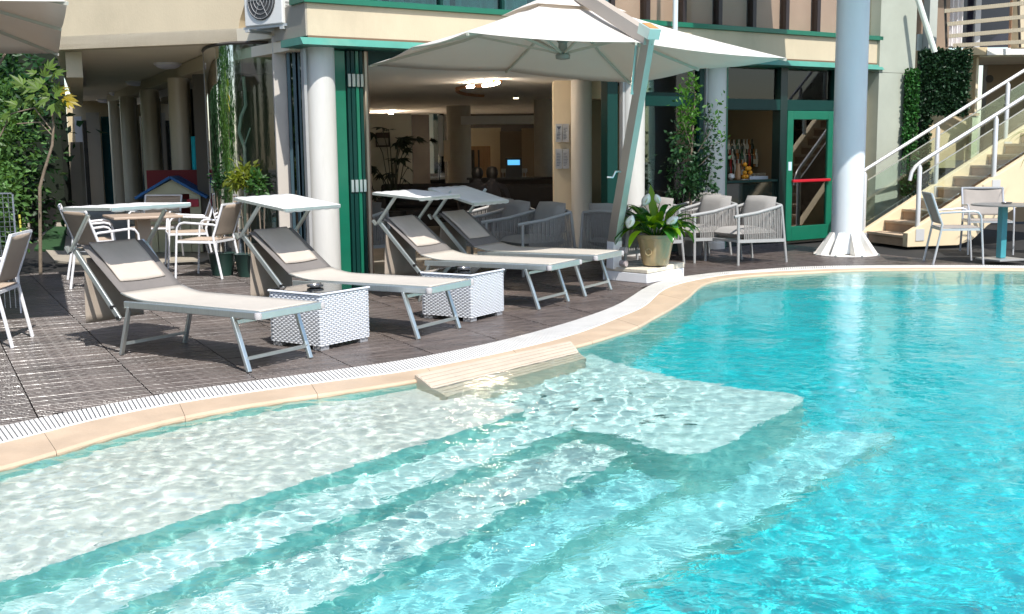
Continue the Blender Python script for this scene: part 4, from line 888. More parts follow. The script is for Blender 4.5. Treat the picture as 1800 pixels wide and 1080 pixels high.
# ---------------------------------------------------------------- sun loungers
def lounger(foot,ax,label,ch=1.07,cf=1.0,Wd=.60):
    a=Vector((*ax,0)).normalized(); t=thing('sun_lounger',label,'sun lounger',(foot[0],foot[1],0),atan2(a.y,a.x),group='sun loungers along the pool')
    sd=(0,-Wd)
    for y in sd:
        o=.012 if y==0 else -.012
        MB().bar((-.11,y,.394),(1.26,y,.384),.028,.052).build('side_rail',ALU,t,bevel=.006)
        MB().bar((0,y+o*0,.0),(.135,y,.37),.036,.026).build('front_leg',ALU,t,bevel=.005)
        MB().bar((1.335,y,.0),(1.215,y,.37),.034,.026).build('rear_leg',ALU,t,bevel=.005)
        b=MB().bar((1.29,y+o*2.2,.27),(1.78,y+o*2.2,.775),.024,.042).build('back_rail',ALU,t,bevel=.006)
        for q in ((1.30,.285),(1.36,.36),(1.77,.77)):
            k=MB(); k.tube([(q[0],y+o*1.2,q[1]),(q[0],y+o*4.2,q[1])],.014,10); k.build('hinge_knob',BLACKP if q[0]<1.5 else ALU,b)
        MB().bar((1.775,y+o*4.5,.765),(1.545,y+o*4.5,1.04),.024,.03).build('canopy_arm',ALU,t,bevel=.005)
        k=MB(); k.bar((1.80,y+o*4,.745),(1.84,y+o*4,.79),.03,.022); k.build('towel_hook',ALU,t)
        k=MB(); k.lathe([(.012,-.024),(.024,-.02),(.028,0),(.024,.02),(.012,.024)],c=(-.115,y+o*.8,.394),n=12); k.build('corner_cap',mat('grey plastic cap',(.42,.40,.40),rough=.5),t,smooth=True)
    MB().bar((-.115,0,.394),(-.115,-Wd,.394),.03,.055).build('foot_rail',ALU,t,bevel=.006)
    MB().bar((.03,0,.09),(.03,-Wd,.09),.02,.022).build('cross_bar',ALU,t); MB().bar((1.31,0,.085),(1.31,-Wd,.085),.02,.022).build('cross_bar',ALU,t)
    MB().bar((.13,0,.335),(.13,-Wd,.335),.03,.026).build('cross_bar',ALU,t); MB().bar((1.775,.03,.765),(1.775,-Wd-.03,.765),.022,.022).build('cross_bar',ALU,t)
    W=Wd-.034
    def seat(u,v):
        x=-.10+1.42*u; sag=-.018*sin(pi*v)*sin(pi*min(1,max(0,u)))
        z=.422-.004*u+max(0,(u-.80)/.2)**2*.045+sag
        return (x,-.017-W*v,z)
    MB().grid(seat,26,8).build('seat_sling',SLING,t,smooth=True,thick=.006)
    for v in (0.0,1.0):
        m=MB(); m.tube([(seat(u/20,v)[0],seat(u/20,v)[1],seat(u/20,v)[2]-.002) for u in range(21)],.006,5); m.build('sling_edge',ALU,t)
    B0,B1=Vector((1.32,0,.460)),Vector((1.755,0,.80))
    def back(u,v,o=0):
        p=B0.lerp(B1,u); n=Vector((-.62,0,.785)); s=-.022*sin(pi*v)*sin(pi*(.15+.7*u)); p=p+n*(s+o); return (p.x,-.017-W*v,p.z)
    MB().grid(back,14,8).build('back_sling',SLINGD,t,smooth=True,thick=.005)
    def pil(u,v):
        p=back(.22+.80*u,.13+.74*v,.010+.016*(sin(pi*u)*sin(pi*v))**.5+.004*noise.noise(Vector((u*4,v*4,foot[0])))); return (p[0]-.012*sin(u*3),p[1],p[2])
    MB().grid(pil,14,14).build('head_pillow',PILLOW,t,smooth=True,thick=.012)
    # fabric bag hanging behind the backrest
    fl=mat('taupe back flap',(.34,.285,.23),rough=.9,var=.08,scale=5)
    def flap(u,v): z=.70-.50*u; return (1.735+.035*u+.012*sin(v*7+u*3),-.03-(W-.03)*v,z)
    MB().grid(flap,8,12).build('back_flap',fl,t,smooth=True,thick=.004)
    # folding canopy
    cu0,cu1=1.82,1.27; cy0,cy1=.065,-Wd-.065
    def cz(u): return ch+(cf-ch)*u
    def can(u,v):
        return (cu0+(cu1-cu0)*u,cy0+(cy1-cy0)*v,cz(u)+.012-.014*sin(pi*u)*sin(pi*v)+.004*abs(sin(v*pi*5)))
    MB().grid(can,8,30).build('canopy',CANV,t,smooth=True,thick=.004)
    MB().grid(lambda u,v:(cu1-.004+.008*sin(v*40)*0,cy0+(cy1-cy0)*v,cz(1)+.016-.034*u-.006*abs(sin(v*pi*6))*u),2,36).build('canopy_hem',CANV,t,smooth=True,thick=.006)
    m=MB(); fr=[(cu0,cy0,cz(0)),(cu1,cy0,cz(1)),(cu1,cy1,cz(1)),(cu0,cy1,cz(0)),(cu0,cy0,cz(0))]
    for p,q in zip(fr,fr[1:]): m.bar(p,q,.02,.022)
    m.build('canopy_frame',ALU,t)
    return t
lounger((-1.79,7.6),(-.84,.55),'nearest sun lounger, its white canopy seen edge-on, left of the first wicker cube',1.075,1.085)
lounger((-.74,8.86),(-.87,.5),'second sun lounger from the left, standing between the two white wicker cubes',1.085,1.0)
lounger((.25,10.43),(-.87,.5),'third sun lounger, right behind the second wicker cube, canopy flat',1.055,1.01)
lounger((.74,11.31),(-.87,.5),'farthest sun lounger, its foot beside the leaning parasol mast and canopy tipped forward',1.06,.91)
# ---------------------------------------------------------------- wicker cubes
def cube(loc,rz,label,S=.54,H=.43):
    t=thing('wicker_cube_table',label,'side table',(loc[0],loc[1],0),rz,group='white wicker cube tables')
    z0=.035
    MB().b2(.012,S-.012,.012,S-.012,z0+.004,H-.012).build('core',WDARK,t)
    w=MB(); nc=11; cw=S/nc; nr=27; rh=(H-z0)/nr
    for face in range(4):
        for r in range(nr):
            z=z0+rh*r
            off=(r%2)*.5
            for c in range(-1,nc):
                x0=(c+off)*cw; x1=x0+cw; a=max(0,x0); b=min(S,x1)
                if b-a<.012: continue
                pts=[(a,.010),(a+(b-a)*.2,-.002),(a+(b-a)*.8,-.002),(b,.010)] if (b-a)>.03 else [(a,.004),(b,.004)]
                vs=[]
                for (x,y) in pts:
                    for zz in (z+.0015,z+rh-.0015):
                        P={0:(x,y),1:(S-y,x),2:(S-x,S-y),3:(y,S-x)}[face]; vs.append((P[0],P[1],zz))
                k=len(pts); w.add(vs,[(2*i,2*i+2,2*i+3,2*i+1) for i in range(k-1)])
    w.build('weave',WICK,t,kind='stuff',smooth='flat')
    e=MB()
    for k in range(60):
        for (x,y) in ((S*k/60,0),(S,S*k/60),(S-S*k/60,S),(0,S-S*k/60)):
            e.lathe([(.003,-.008),(.011,-.004),(.011,.004),(.003,.008)],c=(x,y,H-.004),n=6)
    e.build('braided_rim',WICK,t,kind='stuff')
    MB().b2(.01,S-.01,.01,S-.01,H-.002,H+.006).build('glass_top',glassmat('table glass',(.72,.88,.84),ior=1.9),t,bevel=.002)
    MB().b2(.02,S-.02,.02,S-.02,H-.014,H-.006).build('top_panel',mat('pale woven top',(.62,.66,.66),rough=.6,var=.1,scale=60),t)
    for x in (.055,S-.055):
        for y in (.055,S-.055): MB().box((x,y,.018),(.085,.085,.036)).build('foot',mat('grey plastic foot',(.28,.28,.29),rough=.6),t)
    return t
def ashtray(p,label,z):
    m=MB(); m.lathe([(.035,0),(.062,.006),(.066,.022),(.058,.022),(.050,.010),(.01,.008)],n=22); m.build('ashtray',mat('steel ashtray',(.25,.25,.25),rough=.25,metal=.8),smooth=True,loc=(p[0],p[1],z)); return tag(C.collection.objects[-1] if False else bpy.context.scene.collection.objects['ashtray'] if 0 else bpy.data.objects[[o.name for o in bpy.data.objects if o.name.startswith('ashtray')][-1]],label,'ashtray')
import math as _m
r1=atan2(8.86-8.38,-1.09+1.43)       # direction of the right hand face
cube((-1.43,8.38),r1,'white wicker cube table with glass top, nearer the camera, left of the second lounger')
cube((-.35,9.72),r1+.06,'white wicker cube table with a sunlit white top, farther back, between second and third lounger',.53,.41)
def facing(loc,rz,x,y): return (loc[0]+x*cos(rz)-y*sin(rz),loc[1]+x*sin(rz)+y*cos(rz))
q=facing((-1.43,8.38),r1,.26,.30); ashtray(q,'round steel ashtray on the glass top of the nearer wicker cube',.437)
q=facing((-.35,9.72),r1+.06,.27,.25); ashtray(q,'round steel ashtray on the farther, sunlit wicker cube',.417)
# ---------------------------------------------------------------- dining chairs
def dchair(loc,rz,label,fab=SHEET,met=WMET,group='white framed sling chairs'):
    t=thing('garden_chair',label,'chair',(loc[0],loc[1],0),rz,group)
    w=.265
    for s in (1,-1):
        y=w*s
        m=MB(); m.tube([(-.315,y,0),(-.235,y,.42),(-.225,y,.50),(-.30,y,.70),(-.36,y,.87)],.0145,8); m.build('rear_leg',met,t,smooth=True)
        m=MB(); m.tube([(.27,y+.02*s,0),(.235,y+.02*s,.45),(.22,y+.02*s,.60),(.185,y+.02*s,.645),(.13,y+.02*s,.66),(-.24,y+.01*s,.635),(-.27,y,.62)],.013,8); m.build('arm',met,t,smooth=True)
        MB().bar((.24,y,.435),(-.24,y,.43),.02,.028).build('seat_rail',met,t)
    MB().bar((.24,-w,.435),(.24,w,.435),.028,.024).build('seat_rail',met,t); MB().bar((-.235,-w,.43),(-.235,w,.43),.024,.024).build('seat_rail',met,t); MB().bar((-.36,-w,.868),(-.36,w,.868),.022,.022).build('top_rail',met,t)
    MB().grid(lambda u,v:(-.235+.475*u,-w+2*w*v,.452-.02*sin(pi*v)*sin(pi*u)),8,8).build('seat',fab,t,smooth=True,thick=.005)
    bp=[(-.225,.50),(-.26,.60),(-.30,.70),(-.36,.86)]
    def bk(u,v):
        k=min(2,int(u*3)); f=u*3-k; x=bp[k][0]+(bp[k+1][0]-bp[k][0])*f; z=bp[k][1]+(bp[k+1][1]-bp[k][1])*f; return (x-.02*sin(pi*v),-w+2*w*v,z)
    MB().grid(bk,12,8).build('backrest',fab,t,smooth=True,thick=.005)
    return t
dchair((-4.22,8.92),pi+.12,'white framed sling chair cut by the left photo edge, in the foreground')
dchair((-4.45,12.5),radians(48),'white framed sling chair nearest the camera of those round the left table')
dchair((-5.05,13.75),radians(20),'white framed sling chair on the far left side of the left table')
dchair((-3.65,13.6),radians(168),'white framed sling chair on the right of the left table, its back towards the loungers')
dchair((-5.0,16.0),radians(-95),'white framed sling chair behind the left table, in front of the playhouse')
dchair((-4.25,14.9),radians(200),'white framed sling chair half hidden at the back right of the left table')
tp=G(250,378,.73); tb=thing('dining_table','small taupe topped table amid the white chairs, left of the loungers','table',(tp.x,tp.y,0))
MB().box((0,0,.715),(.8,.8,.03),rz=.5).build('tabletop',mat('taupe table top',(.40,.31,.24),rough=.45,var=.1),tb,bevel=.008)
MB().box((0,0,.36),(.16,.16,.69),rz=.5).build('pedestal',mat('beige pedestal',(.40,.33,.26),rough=.7),tb); MB().box((0,0,.012),(.5,.5,.02),rz=.5).build('base',mat('beige pedestal',(.4,.33,.26)),tb)
GSL=mat('grey taupe sling',(.30,.27,.245),rough=.85,var=.08,scale=6); SILV=mat('silver lacquered tube',(.50,.50,.52),rough=.3,metal=.4)
dchair((5.54,14.16),radians(-8),'silver framed chair seen from the side, nearest the big white pillar',GSL,SILV,'silver framed chairs by the stairs')
dchair((6.42,15.35),radians(-100),'silver framed chair behind the round table, its sling dappled with palm shadow',GSL,SILV,'silver framed chairs by the stairs')
dchair((6.98,14.35),radians(180),'silver framed chair cut by the right photo edge',GSL,SILV,'silver framed chairs by the stairs')
tb=thing('bistro_table','round bistro table with a teal square post near the stairs','table',(6.22,14.4,0))
MB().lathe([(.36,.0),(.385,.004),(.385,.018),(.37,.022)],c=(0,0,.69),n=40).build('tabletop',mat('grey bistro top',(.20,.19,.18),rough=.35),tb)
MB().box((0,0,.36),(.085,.085,.66),rz=.35).build('post',mat('teal painted post',(.05,.26,.30),rough=.35,var=.1),tb,bevel=.006); MB().box((0,0,.015),(.42,.42,.022),rz=.35).build('base',mat('steel base plate',(.45,.45,.44),rough=.35,metal=.5),tb,bevel=.004)
ashtray((6.27,14.42),'small glass ashtray on the round bistro table',.712)
# ---------------------------------------------------------------- rope armchairs
def pillow(m,c,sx,sy,sz,tilt=0,rz=0,n=10,p=3.0):
    vs=[];fs=[]
    base=len(m.v); cs,sn=cos(tilt),sin(tilt)
    for j in range(n+1):
        for i in range(n+1):
            for top in (0,1): pass
    for side in (1,-1):
        st0=len(vs)
        for j in range(n+1):
            for i in range(n+1):
                u=2*i/n-1; v=2*j/n-1
                h=((1-abs(u)**p)*(1-abs(v)**p))**.42
                pin=1-.05*(abs(u*v))
                x,y,z=u*sx/2*pin,v*sy/2*pin,side*h*sz/2
                x,z=x*cs-z*sn,x*sn+z*cs
                x,y=x*cos(rz)-y*sin(rz),x*sin(rz)+y*cos(rz)
                vs.append((c[0]+x,c[1]+y,c[2]+z))
        w=n+1
        for j in range(n):
            for i in range(n):
                f=(st0+j*w+i,st0+j*w+i+1,st0+(j+1)*w+i+1,st0+(j+1)*w+i); fs.append(f if side==1 else f[::-1])
    return m.add(vs,fs)
def rope_proto(label,loc,rz,cush=CUSH):
    t=thing('rope_armchair',label,'armchair',loc,rz,'grey rope armchairs')
    w=.345; AF,AR=.61,.725
    for s in (1,-1):
        y=w*s
        m=MB(); m.tube([(.33,y,0),(.335,y,AF)],.017,8,r2=.019); m.build('front_leg',GREYM,t,smooth=True)
        m=MB(); m.tube([(-.43,y,0),(-.33,y,AR)],.016,8,r2=.019); m.build('rear_leg',GREYM,t,smooth=True)
        m=MB(); m.tube([(.40,y,AF-.005),(.33,y,AF+.005),(.05,y,AF+.035),(-.2,y,AF+.085),(-.33,y,AR)],.02,8); m.build('arm_rail',GREYM,t,smooth=True)
        MB().bar((.33,y,.30),(-.395,y,.285),.028,.04).build('side_rail',GREYM,t)
        m=MB()
        for k in range(21):
            x=.24-.57*k/20; f=(x-.05)/.28 if x>.05 else 0; zt=AF+.035-.03*f if x>.05 else AF+.035+(.05-x)/.38*.08
            m.bar((x,y,.30),(x+.01*(k%2),y,zt),.006,.006)
            m.bar((x-.010,y,.30),(x-.004,y,zt),.005,.005)
        m.build('side_ropes',ROPE,t,kind='stuff')
    MB().bar((.33,-w,.30),(.33,w,.30),.04,.028).build('front_rail',GREYM,t); MB().bar((-.39,-w,.285),(-.39,w,.285),.04,.028).build('rear_rail',GREYM,t)
    m=MB(); m.tube([(-.33,-w,AR),(-.355,-w*.5,AR+.02),(-.36,0,AR+.025),(-.355,w*.5,AR+.02),(-.33,w,AR)],.019,8); m.build('back_rail',GREYM,t,smooth=True)
    m=MB()
    for k in range(26):
        y=-w+.03+(2*w-.06)*k/25; m.bar((-.38,y,.30),(-.35,y,AR+.015),.006,.006)
    m.build('back_ropes',ROPE,t,kind='stuff')
    m=MB(); pillow(m,(-.01,0,.385),.66,.64,.15); m.build('seat_cushion',cush,t,smooth=True)
    m=MB(); pillow(m,(-.235,0,.60),.50,.62,.17,tilt=-1.32); m.build('back_cushion',cush,t,smooth=True)
    return t
def chair_at(front,rear): # ground points of the near legs -> centre and heading
    f=Vector(front); r=Vector(rear); d=(f-r).normalized(); return d
def place_arm(nf,nr,side,label,proto=None):
    # nf,nr: near front / near rear points; side +1 when the near side is local -y
    d=Vector((nf[0]-nr[0],nf[1]-nr[1])).normalized(); rz=atan2(d.y,d.x)
    lx,ly=.335,-.345*side
    loc=(nf[0]-(lx*cos(rz)-ly*sin(rz)),nf[1]-(lx*sin(rz)+ly*cos(rz)),0)
    return rope_proto(label,loc,rz) if proto is None else dup(proto,loc,rz,label)
P_=place_arm((2.82,14.11),(3.41,14.4),-1,'rope armchair nearest the white pillar, in the sun, facing left')
place_arm((2.33,14.45),(2.92,14.76),-1,'rope armchair just left of the pillar-side one, in the sun behind the lily pot',P_)
place_arm((2.30,15.25),(2.92,15.5),-1,'rope armchair against the column beside the climbing ficus',P_)
place_arm((1.55,14.0),(2.10,14.35),-1,'rope armchair mostly hidden behind the big lily pot',P_)
place_arm((.13,13.1),(.73,13.45),-1,'shaded rope armchair left of the parasol mast with two plump cushions, facing left',P_)
place_arm((-.30,13.6),(.28,13.9),-1,'shaded rope armchair directly behind and left of the one by the parasol mast',P_)
place_arm((-.50,14.35),(.08,14.65),-1,'shaded rope armchair farthest back towards the dark lounge opening',P_)
place_arm((1.32,13.85),(.82,13.35),-1,'shaded rope armchair turned to the right, tucked behind the parasol mast',P_)
J=place_arm((-1.98,13.7),(-1.55,14.2),-1,'rope armchair beside the green folding doors, turned to the camera with a dark cushion',P_)
for c in J.children:
    if 'cushion' in c.name: c.data=c.data.copy(); c.data.materials[0]=DCUSH
J=place_arm((-2.45,13.95),(-1.9,14.25),-1,'rope armchair in front of the fluted column at the left end of the lounge',P_)
for c in J.children:
    if 'cushion' in c.name: c.data=c.data.copy(); c.data.materials[0]=DCUSH
lt=thing('coffee_table','low grey coffee table between the shaded rope armchairs and the open lounge','table',(.25,14.9,0))
MB().box((0,0,.40),(.7,.7,.025),rz=.5).build('tabletop',mat('grey table top',(.25,.24,.23),rough=.35),lt,bevel=.005)
for a in range(4): MB().bar((.3*cos(a*pi/2+1.28),.3*sin(a*pi/2+1.28),0),(.27*cos(a*pi/2+1.28),.27*sin(a*pi/2+1.28),.39),.03,.03).build('leg',GREYM,lt)
# ---------------------------------------------------------------- parasols
def canopy(t,c,ph,S,h,ax,ay,peak,vent=True,under=PARA):
    r=S/sqrt(2); K=[]
    for k in range(8):
        a=ph+k*pi/4; rr=r if k%2==0 else S/2
        dx,dy=rr*cos(a),rr*sin(a); K.append(Vector((dx,dy,h+ax*dx+ay*dy+(0 if k%2==0 else .035))))
    top=Vector((0,0,h+peak)); m=MB()
    N=10
    def P(i,u,v): # u from centre, v between rib i and i+1
        a=K[i];b=K[(i+1)%8]; e=a.lerp(b,v); p=top.lerp(e,u); p=p+Vector((0,0,-.10*sin(pi*u)*.35-.05*sin(pi*v)*u*.5)); return p
    for i in range(8):
        for k in range(N):
            for j in range(6):
                u0,u1=.10+.9*k/N,.10+.9*(k+1)/N; v0,v1=j/6,(j+1)/6
                m.add([P(i,u0,v0),P(i,u1,v0),P(i,u1,v1),P(i,u0,v1)],[(0,1,2,3)])
    o=m.build('canopy',PARA,t,smooth=True,thick=.003)
    bm=bmesh.new(); bm.from_mesh(o.data); bmesh.ops.remove_doubles(bm,verts=bm.verts,dist=.001); bmesh.ops.recalc_face_normals(bm,faces=bm.faces); bm.to_mesh(o.data); bm.free()
    m=MB()
    for i in range(8):
        for k in range(3):
            u0,u1=.0+.3*k/3,.0+.3*(k+1)/3
            f=lambda u,v: P(i,u,v)*1.0+Vector((0,0,.055-.12*max(0,u-.18)+.03*sin(v*pi)*u))
            for j in range(3): m.add([f(u0,j/3),f(u1,j/3),f(u1,(j+1)/3),f(u0,(j+1)/3)],[(0,1,2,3)])
    m.build('vent_cap',PARA,t,smooth=True)
    RB=mat('cream rib',(.52,.50,.42),rough=.5); hubz=h+peak-.60
    for i in range(8):
        p=top+Vector((0,0,-.10)); q=K[i]+Vector((0,0,-.015)); mid=p.lerp(q,.5)+Vector((0,0,-.05))
        m=MB(); m.bar(p,mid,.02,.028); m.bar(mid,q,.02,.028); m.build('rib',RB,t)
        m=MB(); d=Vector((K[i].x,K[i].y,0)).normalized(); m.bar(d*.05+Vector((0,0,hubz)),p.lerp(q,.42)+Vector((0,0,-.055)),.018,.024); m.build('strut',RB,t)
    m=MB(); m.lathe([(.03,-.07),(.075,-.06),(.08,-.02),(.05,0),(.045,.10),(.065,.12),(.065,.17),(.03,.19),(.03,.42)],c=(0,0,hubz),n=18); m.build('hub',mat('grey hub',(.28,.30,.27),rough=.4,metal=.3),t,smooth=True)
    return K
UM=thing('cantilever_parasol','big square white cantilever parasol with a leaning aluminium mast on a slab weighted base','parasol',(.567,12.257,0))
canopy(UM,None,2.732,3.3,2.381,-.041,-.032,.69)
b0=Vector((.567,12.257,0)); MAL=mat('mint grey anodised mast',(.47,.60,.54),rough=.35,metal=.35,var=.05); MAB=mat('shade toned mast side',(.42,.37,.32),rough=.45,metal=.2)  # taupe tone paints the shade side of mast and boom
mt=[Vector((1.145,12.80,.16)),Vector((1.15,12.80,.40)),Vector((1.17,12.80,.72)),]
mtop=dep(1141,62,10.72); me_=dep(1085,388,12.45)
m=MB(); upv=Vector((.6,-.8,0))
pts=[dep(1079,471,12.72),dep(1079,432,12.74),me_,mtop]
for p,q,w_,v_ in zip(pts,pts[1:],(.115,.115,.112),(.115,.112,.092)): m.bar(p-b0,q-b0,w_,w_*.92,up=upv,mi=0,w2=v_,h2=v_*.92)
o=m.build('mast',[MAL,MAB],UM)
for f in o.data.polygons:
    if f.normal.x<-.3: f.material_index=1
MB().bar(pts[0]-b0+Vector((0,0,0)),pts[1].lerp(me_,.2)-b0,.125,.115,up=upv).build('mast_sleeve',WMET,UM,bevel=.004)
for z in (.33,.19): 
    p=dep(1091,440 if z>.2 else 463,12.6)-b0; m=MB(); m.tube([p,p+Vector((.06,-.05,0))],.035,12); m.build('clamp_knob',mat('mauve grey knob',(.35,.30,.30),rough=.6),UM)
bt=Vector((.45,10.95,3.12)); m=MB(); m.bar(mtop-b0+Vector((.0,.0,-.03)),Vector((0,-.02,3.19)),.10,.13,up=(0,0,1)); m.build('boom',MAB,UM,bevel=.004)
m=MB(); d=(Vector((0,-.02,3.19))-(mtop-b0)).normalized(); p=mtop-b0+Vector((0,0,.0)); m.bar(p-d*.10+Vector((0,0,.035)),p+d*.10+Vector((0,0,.035)),.125,.10); m.build('boom_head',MAL,UM,bevel=.004)
MB().bar(p-d*.10+Vector((0,0,.088)),p+d*.06+Vector((0,0,.088)),.09,.012).build('end_plug',mat('orange brown plug',(.55,.22,.07),rough=.7),UM)
m=MB(); m.bar(p+d*.22+Vector((0,0,-.08)),(me_.lerp(mtop,.72))-b0+Vector((-.07,0,0)),.03,.03); m.build('boom_stay',ALU,UM)
m=MB(); c=me_.lerp(mtop,.30)-b0; m.tube([c+Vector((-.05,-.02,0)),c+Vector((-.11,-.05,.0)),c+Vector((-.14,-.06,-.06)),c+Vector((-.20,-.07,-.055))],.011,8); m.build('crank_handle',ALU,UM,smooth=True)
m=MB(); m.tube([Vector((0,0,2.9)),Vector((0,-.02,3.2))],.035,10); m.build('hanger',MAL,UM)
# base with stone slabs
L_=Vector((1.03,12.78,0));M2=Vector((1.476,12.34,0));R_=Vector((1.975,12.955,0)); BK=L_+R_-M2
ub=thing('parasol_base','white framed parasol base weighted with pale rough stone slabs','parasol base',(M2.x,M2.y,0))
e1=(R_-M2); e2=(L_-M2)
def qd(a0,a1,b0_,b1,z0,z1,name,mt_,**k):
    f=lambda a,b,z:e1*a+e2*b+Vector((0,0,z)); m=MB(); m.hexa([f(a0,b0_,z0),f(a1,b0_,z0),f(a1,b1,z0),f(a0,b1,z0)],[f(a0,b0_,z1),f(a1,b0_,z1),f(a1,b1,z1),f(a0,b1,z1)]); return m.build(name,mt_,ub,**k)
qd(0,1,0,1,.0,.105,'frame',WMET,bevel=.006)
qd(.0,.49,-.01,.99,.107,.152,'stone_slab',STONE,bevel=.008); qd(.50,1.01,.0,1.0,.107,.165,'stone_slab',STONE,bevel=.008)
# left parasol, only its corner in view
U2=thing('cantilever_parasol','second white parasol, only one shaded corner of it in the upper left','parasol',(-5.0,7.55,0))
Kc=dep(103,108,12.3); e=Vector((.38,-.92,0)).normalized(); e_=Vector((-.92,-.38,0)).normalized(); cc=Kc+e*2+e_*2; U2.location=(cc.x,cc.y,0)
dv=Kc-cc; canopy(U2,None,atan2(dv.y,dv.x),4.0,2.55,.012,-.012,.80)
m=MB(); m.bar((-2.9,-1.4,0),(-2.7,-1.3,3.0),.11,.11); m.bar((-2.7,-1.3,3.0),(0,0,3.6),.1,.13); m.build('mast',MAL,U2)
# ---------------------------------------------------------------- lily pot
pp=G(1152,466,.165); pot=thing('potted_peace_lily','peace lily with four white flowers in a glazed olive pot on the stone slabs','potted plant',(pp.x,pp.y,.166))
PG=mat('glazed olive pot',(.36,.27,.14),rough=.22,var=.25,scale=4,stretch=(2,2,.6),coat=.6,dirt=.55,dcol=(.10,.22,.14))
MB().lathe([(.135,0),(.145,.01),(.165,.10),(.195,.24),(.212,.30),(.222,.305),(.224,.345),(.205,.348),(.195,.33),(.19,.30)],n=40).build('pot',PG,pot,smooth=True)
m=MB(); m.lathe([(.19,.0),(.188,.004)],c=(0,0,.315),n=30); m.build('soil',SOIL,pot)
m=MB(); m.tube([(-.10+.035*cos(a*pi/8),-.170-.006,.16+.035*sin(a*pi/8)) for a in range(17)],.005,5); m.build('pot_emblem',PG,pot)
LIL=leafmat('lily leaf',(.028,.125,.02),tr=.28,rough=.28,var=.25); LILY=leafmat('backlit lily leaf',(.16,.32,.015),tr=.55,rough=.35,var=.2); FLW=mat('white flower spathe',(.80,.80,.74),rough=.5)
def blade(m,o,d,L,w,droop,seg=8,fold=.25,stem=.35):
    d=Vector(d).normalized(); s=d.cross(Vector((0,0,1))).normalized(); p=Vector(o); sp=[p.copy()]
    for k in range(4): p=p+d*L*stem/4; sp.append(p.copy()); d=(d+Vector((0,0,-droop*.05))).normalized()
    vs=[]
    for k in range(seg+1):
        t=k/seg; ww=w*sin(pi*min(1,.06+.94*t))**.75*(1-.25*t); n=s.cross(d); vs+=[p-s*ww-n*-ww*fold,p.copy(),p+s*ww-n*-ww*fold]; d=(d+Vector((0,0,-droop/seg*(.5+t)))).normalized(); p=p+d*L*(1-stem)/seg
    m.add(vs,[f for k in range(seg) for f in ((k*3,k*3+1,k*3+4,k*3+3),(k*3+1,k*3+2,k*3+5,k*3+4))])
    m.tube(sp,.004,5)
for k in range(70):
    a=R.uniform(0,2*pi); e=R.choice([R.uniform(.9,1.4),R.uniform(.45,1.0),R.uniform(.5,.9)]); L=R.uniform(.34,.56); m=MB()
    blade(m,(.07*cos(a),.07*sin(a),.33),(cos(a)*cos(e),sin(a)*cos(e),sin(e)),L,R.uniform(.045,.068),R.uniform(.9,2.4)); m.build('leaf',LILY if k%4==0 else LIL,pot,smooth=True,fix=False)
for (a,e,L,dr) in ((1.9,1.45,.56,.5),(1.6,1.3,.40,.5),(3.1,.55,.42,.9),(2.9,.75,.40,.8),(.1,.65,.50,.7),(.35,.8,.46,.8),(-.1,.5,.42,.9),(.6,.95,.45,.6),(5.0,.9,.30,1.2),(-1.4,1.2,.34,.9),(.2,.4,.44,1.2),(.5,.55,.4,1.0),(2.7,1.1,.42,.7),(3.4,.5,.4,1.1),(-.6,.8,.36,1.0),(4.4,.8,.32,1.2)):
    m=MB(); blade(m,(.05*cos(a),.05*sin(a),.34),(cos(a)*cos(e),sin(a)*cos(e),sin(e)),L,.058,dr); m.build('leaf',LILY,pot,smooth=True,fix=False,label='sunlit yellow green leaf')
for (px,py,tilt,sx) in ((1136,352,.5,1),(1156,350,-.5,.75),(1108,390,.4,1),(1182,388,1.1,1.1)):
    c=dep(px,py,pp.y-.34 if py>370 else pp.y-.22)-Vector(pot.location); m=MB()
    d=Vector((sin(tilt)*.8,-.25,cos(tilt))); s=Vector((cos(tilt),-.1,-sin(tilt)*.7))
    m.grid(lambda u,v:tuple(c+d*(u-.5)*.155*sx+s*(v-.5)*.10*sx*sin(pi*min(1,.04+.94*u))**.8+Vector((0,-.03*(abs(v-.5)*2)**2*-1-.02*sin(pi*u),0))),8,6)
    f=m.build('flower',FLW,pot,smooth=True,thick=.002,fix=False)
    m=MB(); m.tube([tuple(c-d*.03+Vector((0,-.03,0))),tuple(c+d*.02+Vector((0,-.035,0)))],.006,8); m.build('spadix',mat('pale spadix',(.6,.6,.35),rough=.7),f)
    m=MB(); m.tube([(0,0,.33),tuple(c*.5+Vector((0,0,.18))),tuple(c-d*.06)],.004,5); m.build('stem',LIL,f)
# ---------------------------------------------------------------- playhouse, planting at the glass bay, fence
y=16.9; a=dep(246,340,y); b=dep(363,340,y)
rb=tag(MB().b2(a.x,b.x,y+.35,y+.39,0,dep(300,300,y).z).build('red_board',mat('dark red board',(.16,.01,.012),rough=.7)),'dark red board standing behind the playhouse','board')
ph=thing('playhouse','small cream wooden playhouse with blue roof and red shutters','playhouse',(dep(303,340,y).x,y,0))
hw=.41; ez=dep(300,339,y).z; az_=dep(300,313,y).z; CRM=mat('cream playhouse wood',(.50,.50,.36),rough=.8,var=.08)
m=MB()
for x0 in (-hw,hw-.16): MB().b2(x0,x0+.16,0,.03,0,ez-.021).build('corner_board',CRM,ph)
m.add([(-hw,0,ez-.02),(hw,0,ez-.02),(0,0,az_-.03),(-hw,.03,ez-.02),(hw,.03,ez-.02),(0,.03,az_-.03)],[(0,1,2),(5,4,3),(0,3,4,1),(1,4,5,2),(2,5,3,0)])
m.build('gable',CRM,ph); MB().b2(-hw,hw,.6,.63,0,ez-.02).build('rear_wall',CRM,ph); MB().b2(-hw+.17,hw-.17,.002,.028,0,.55).build('door_panel',CRM,ph)
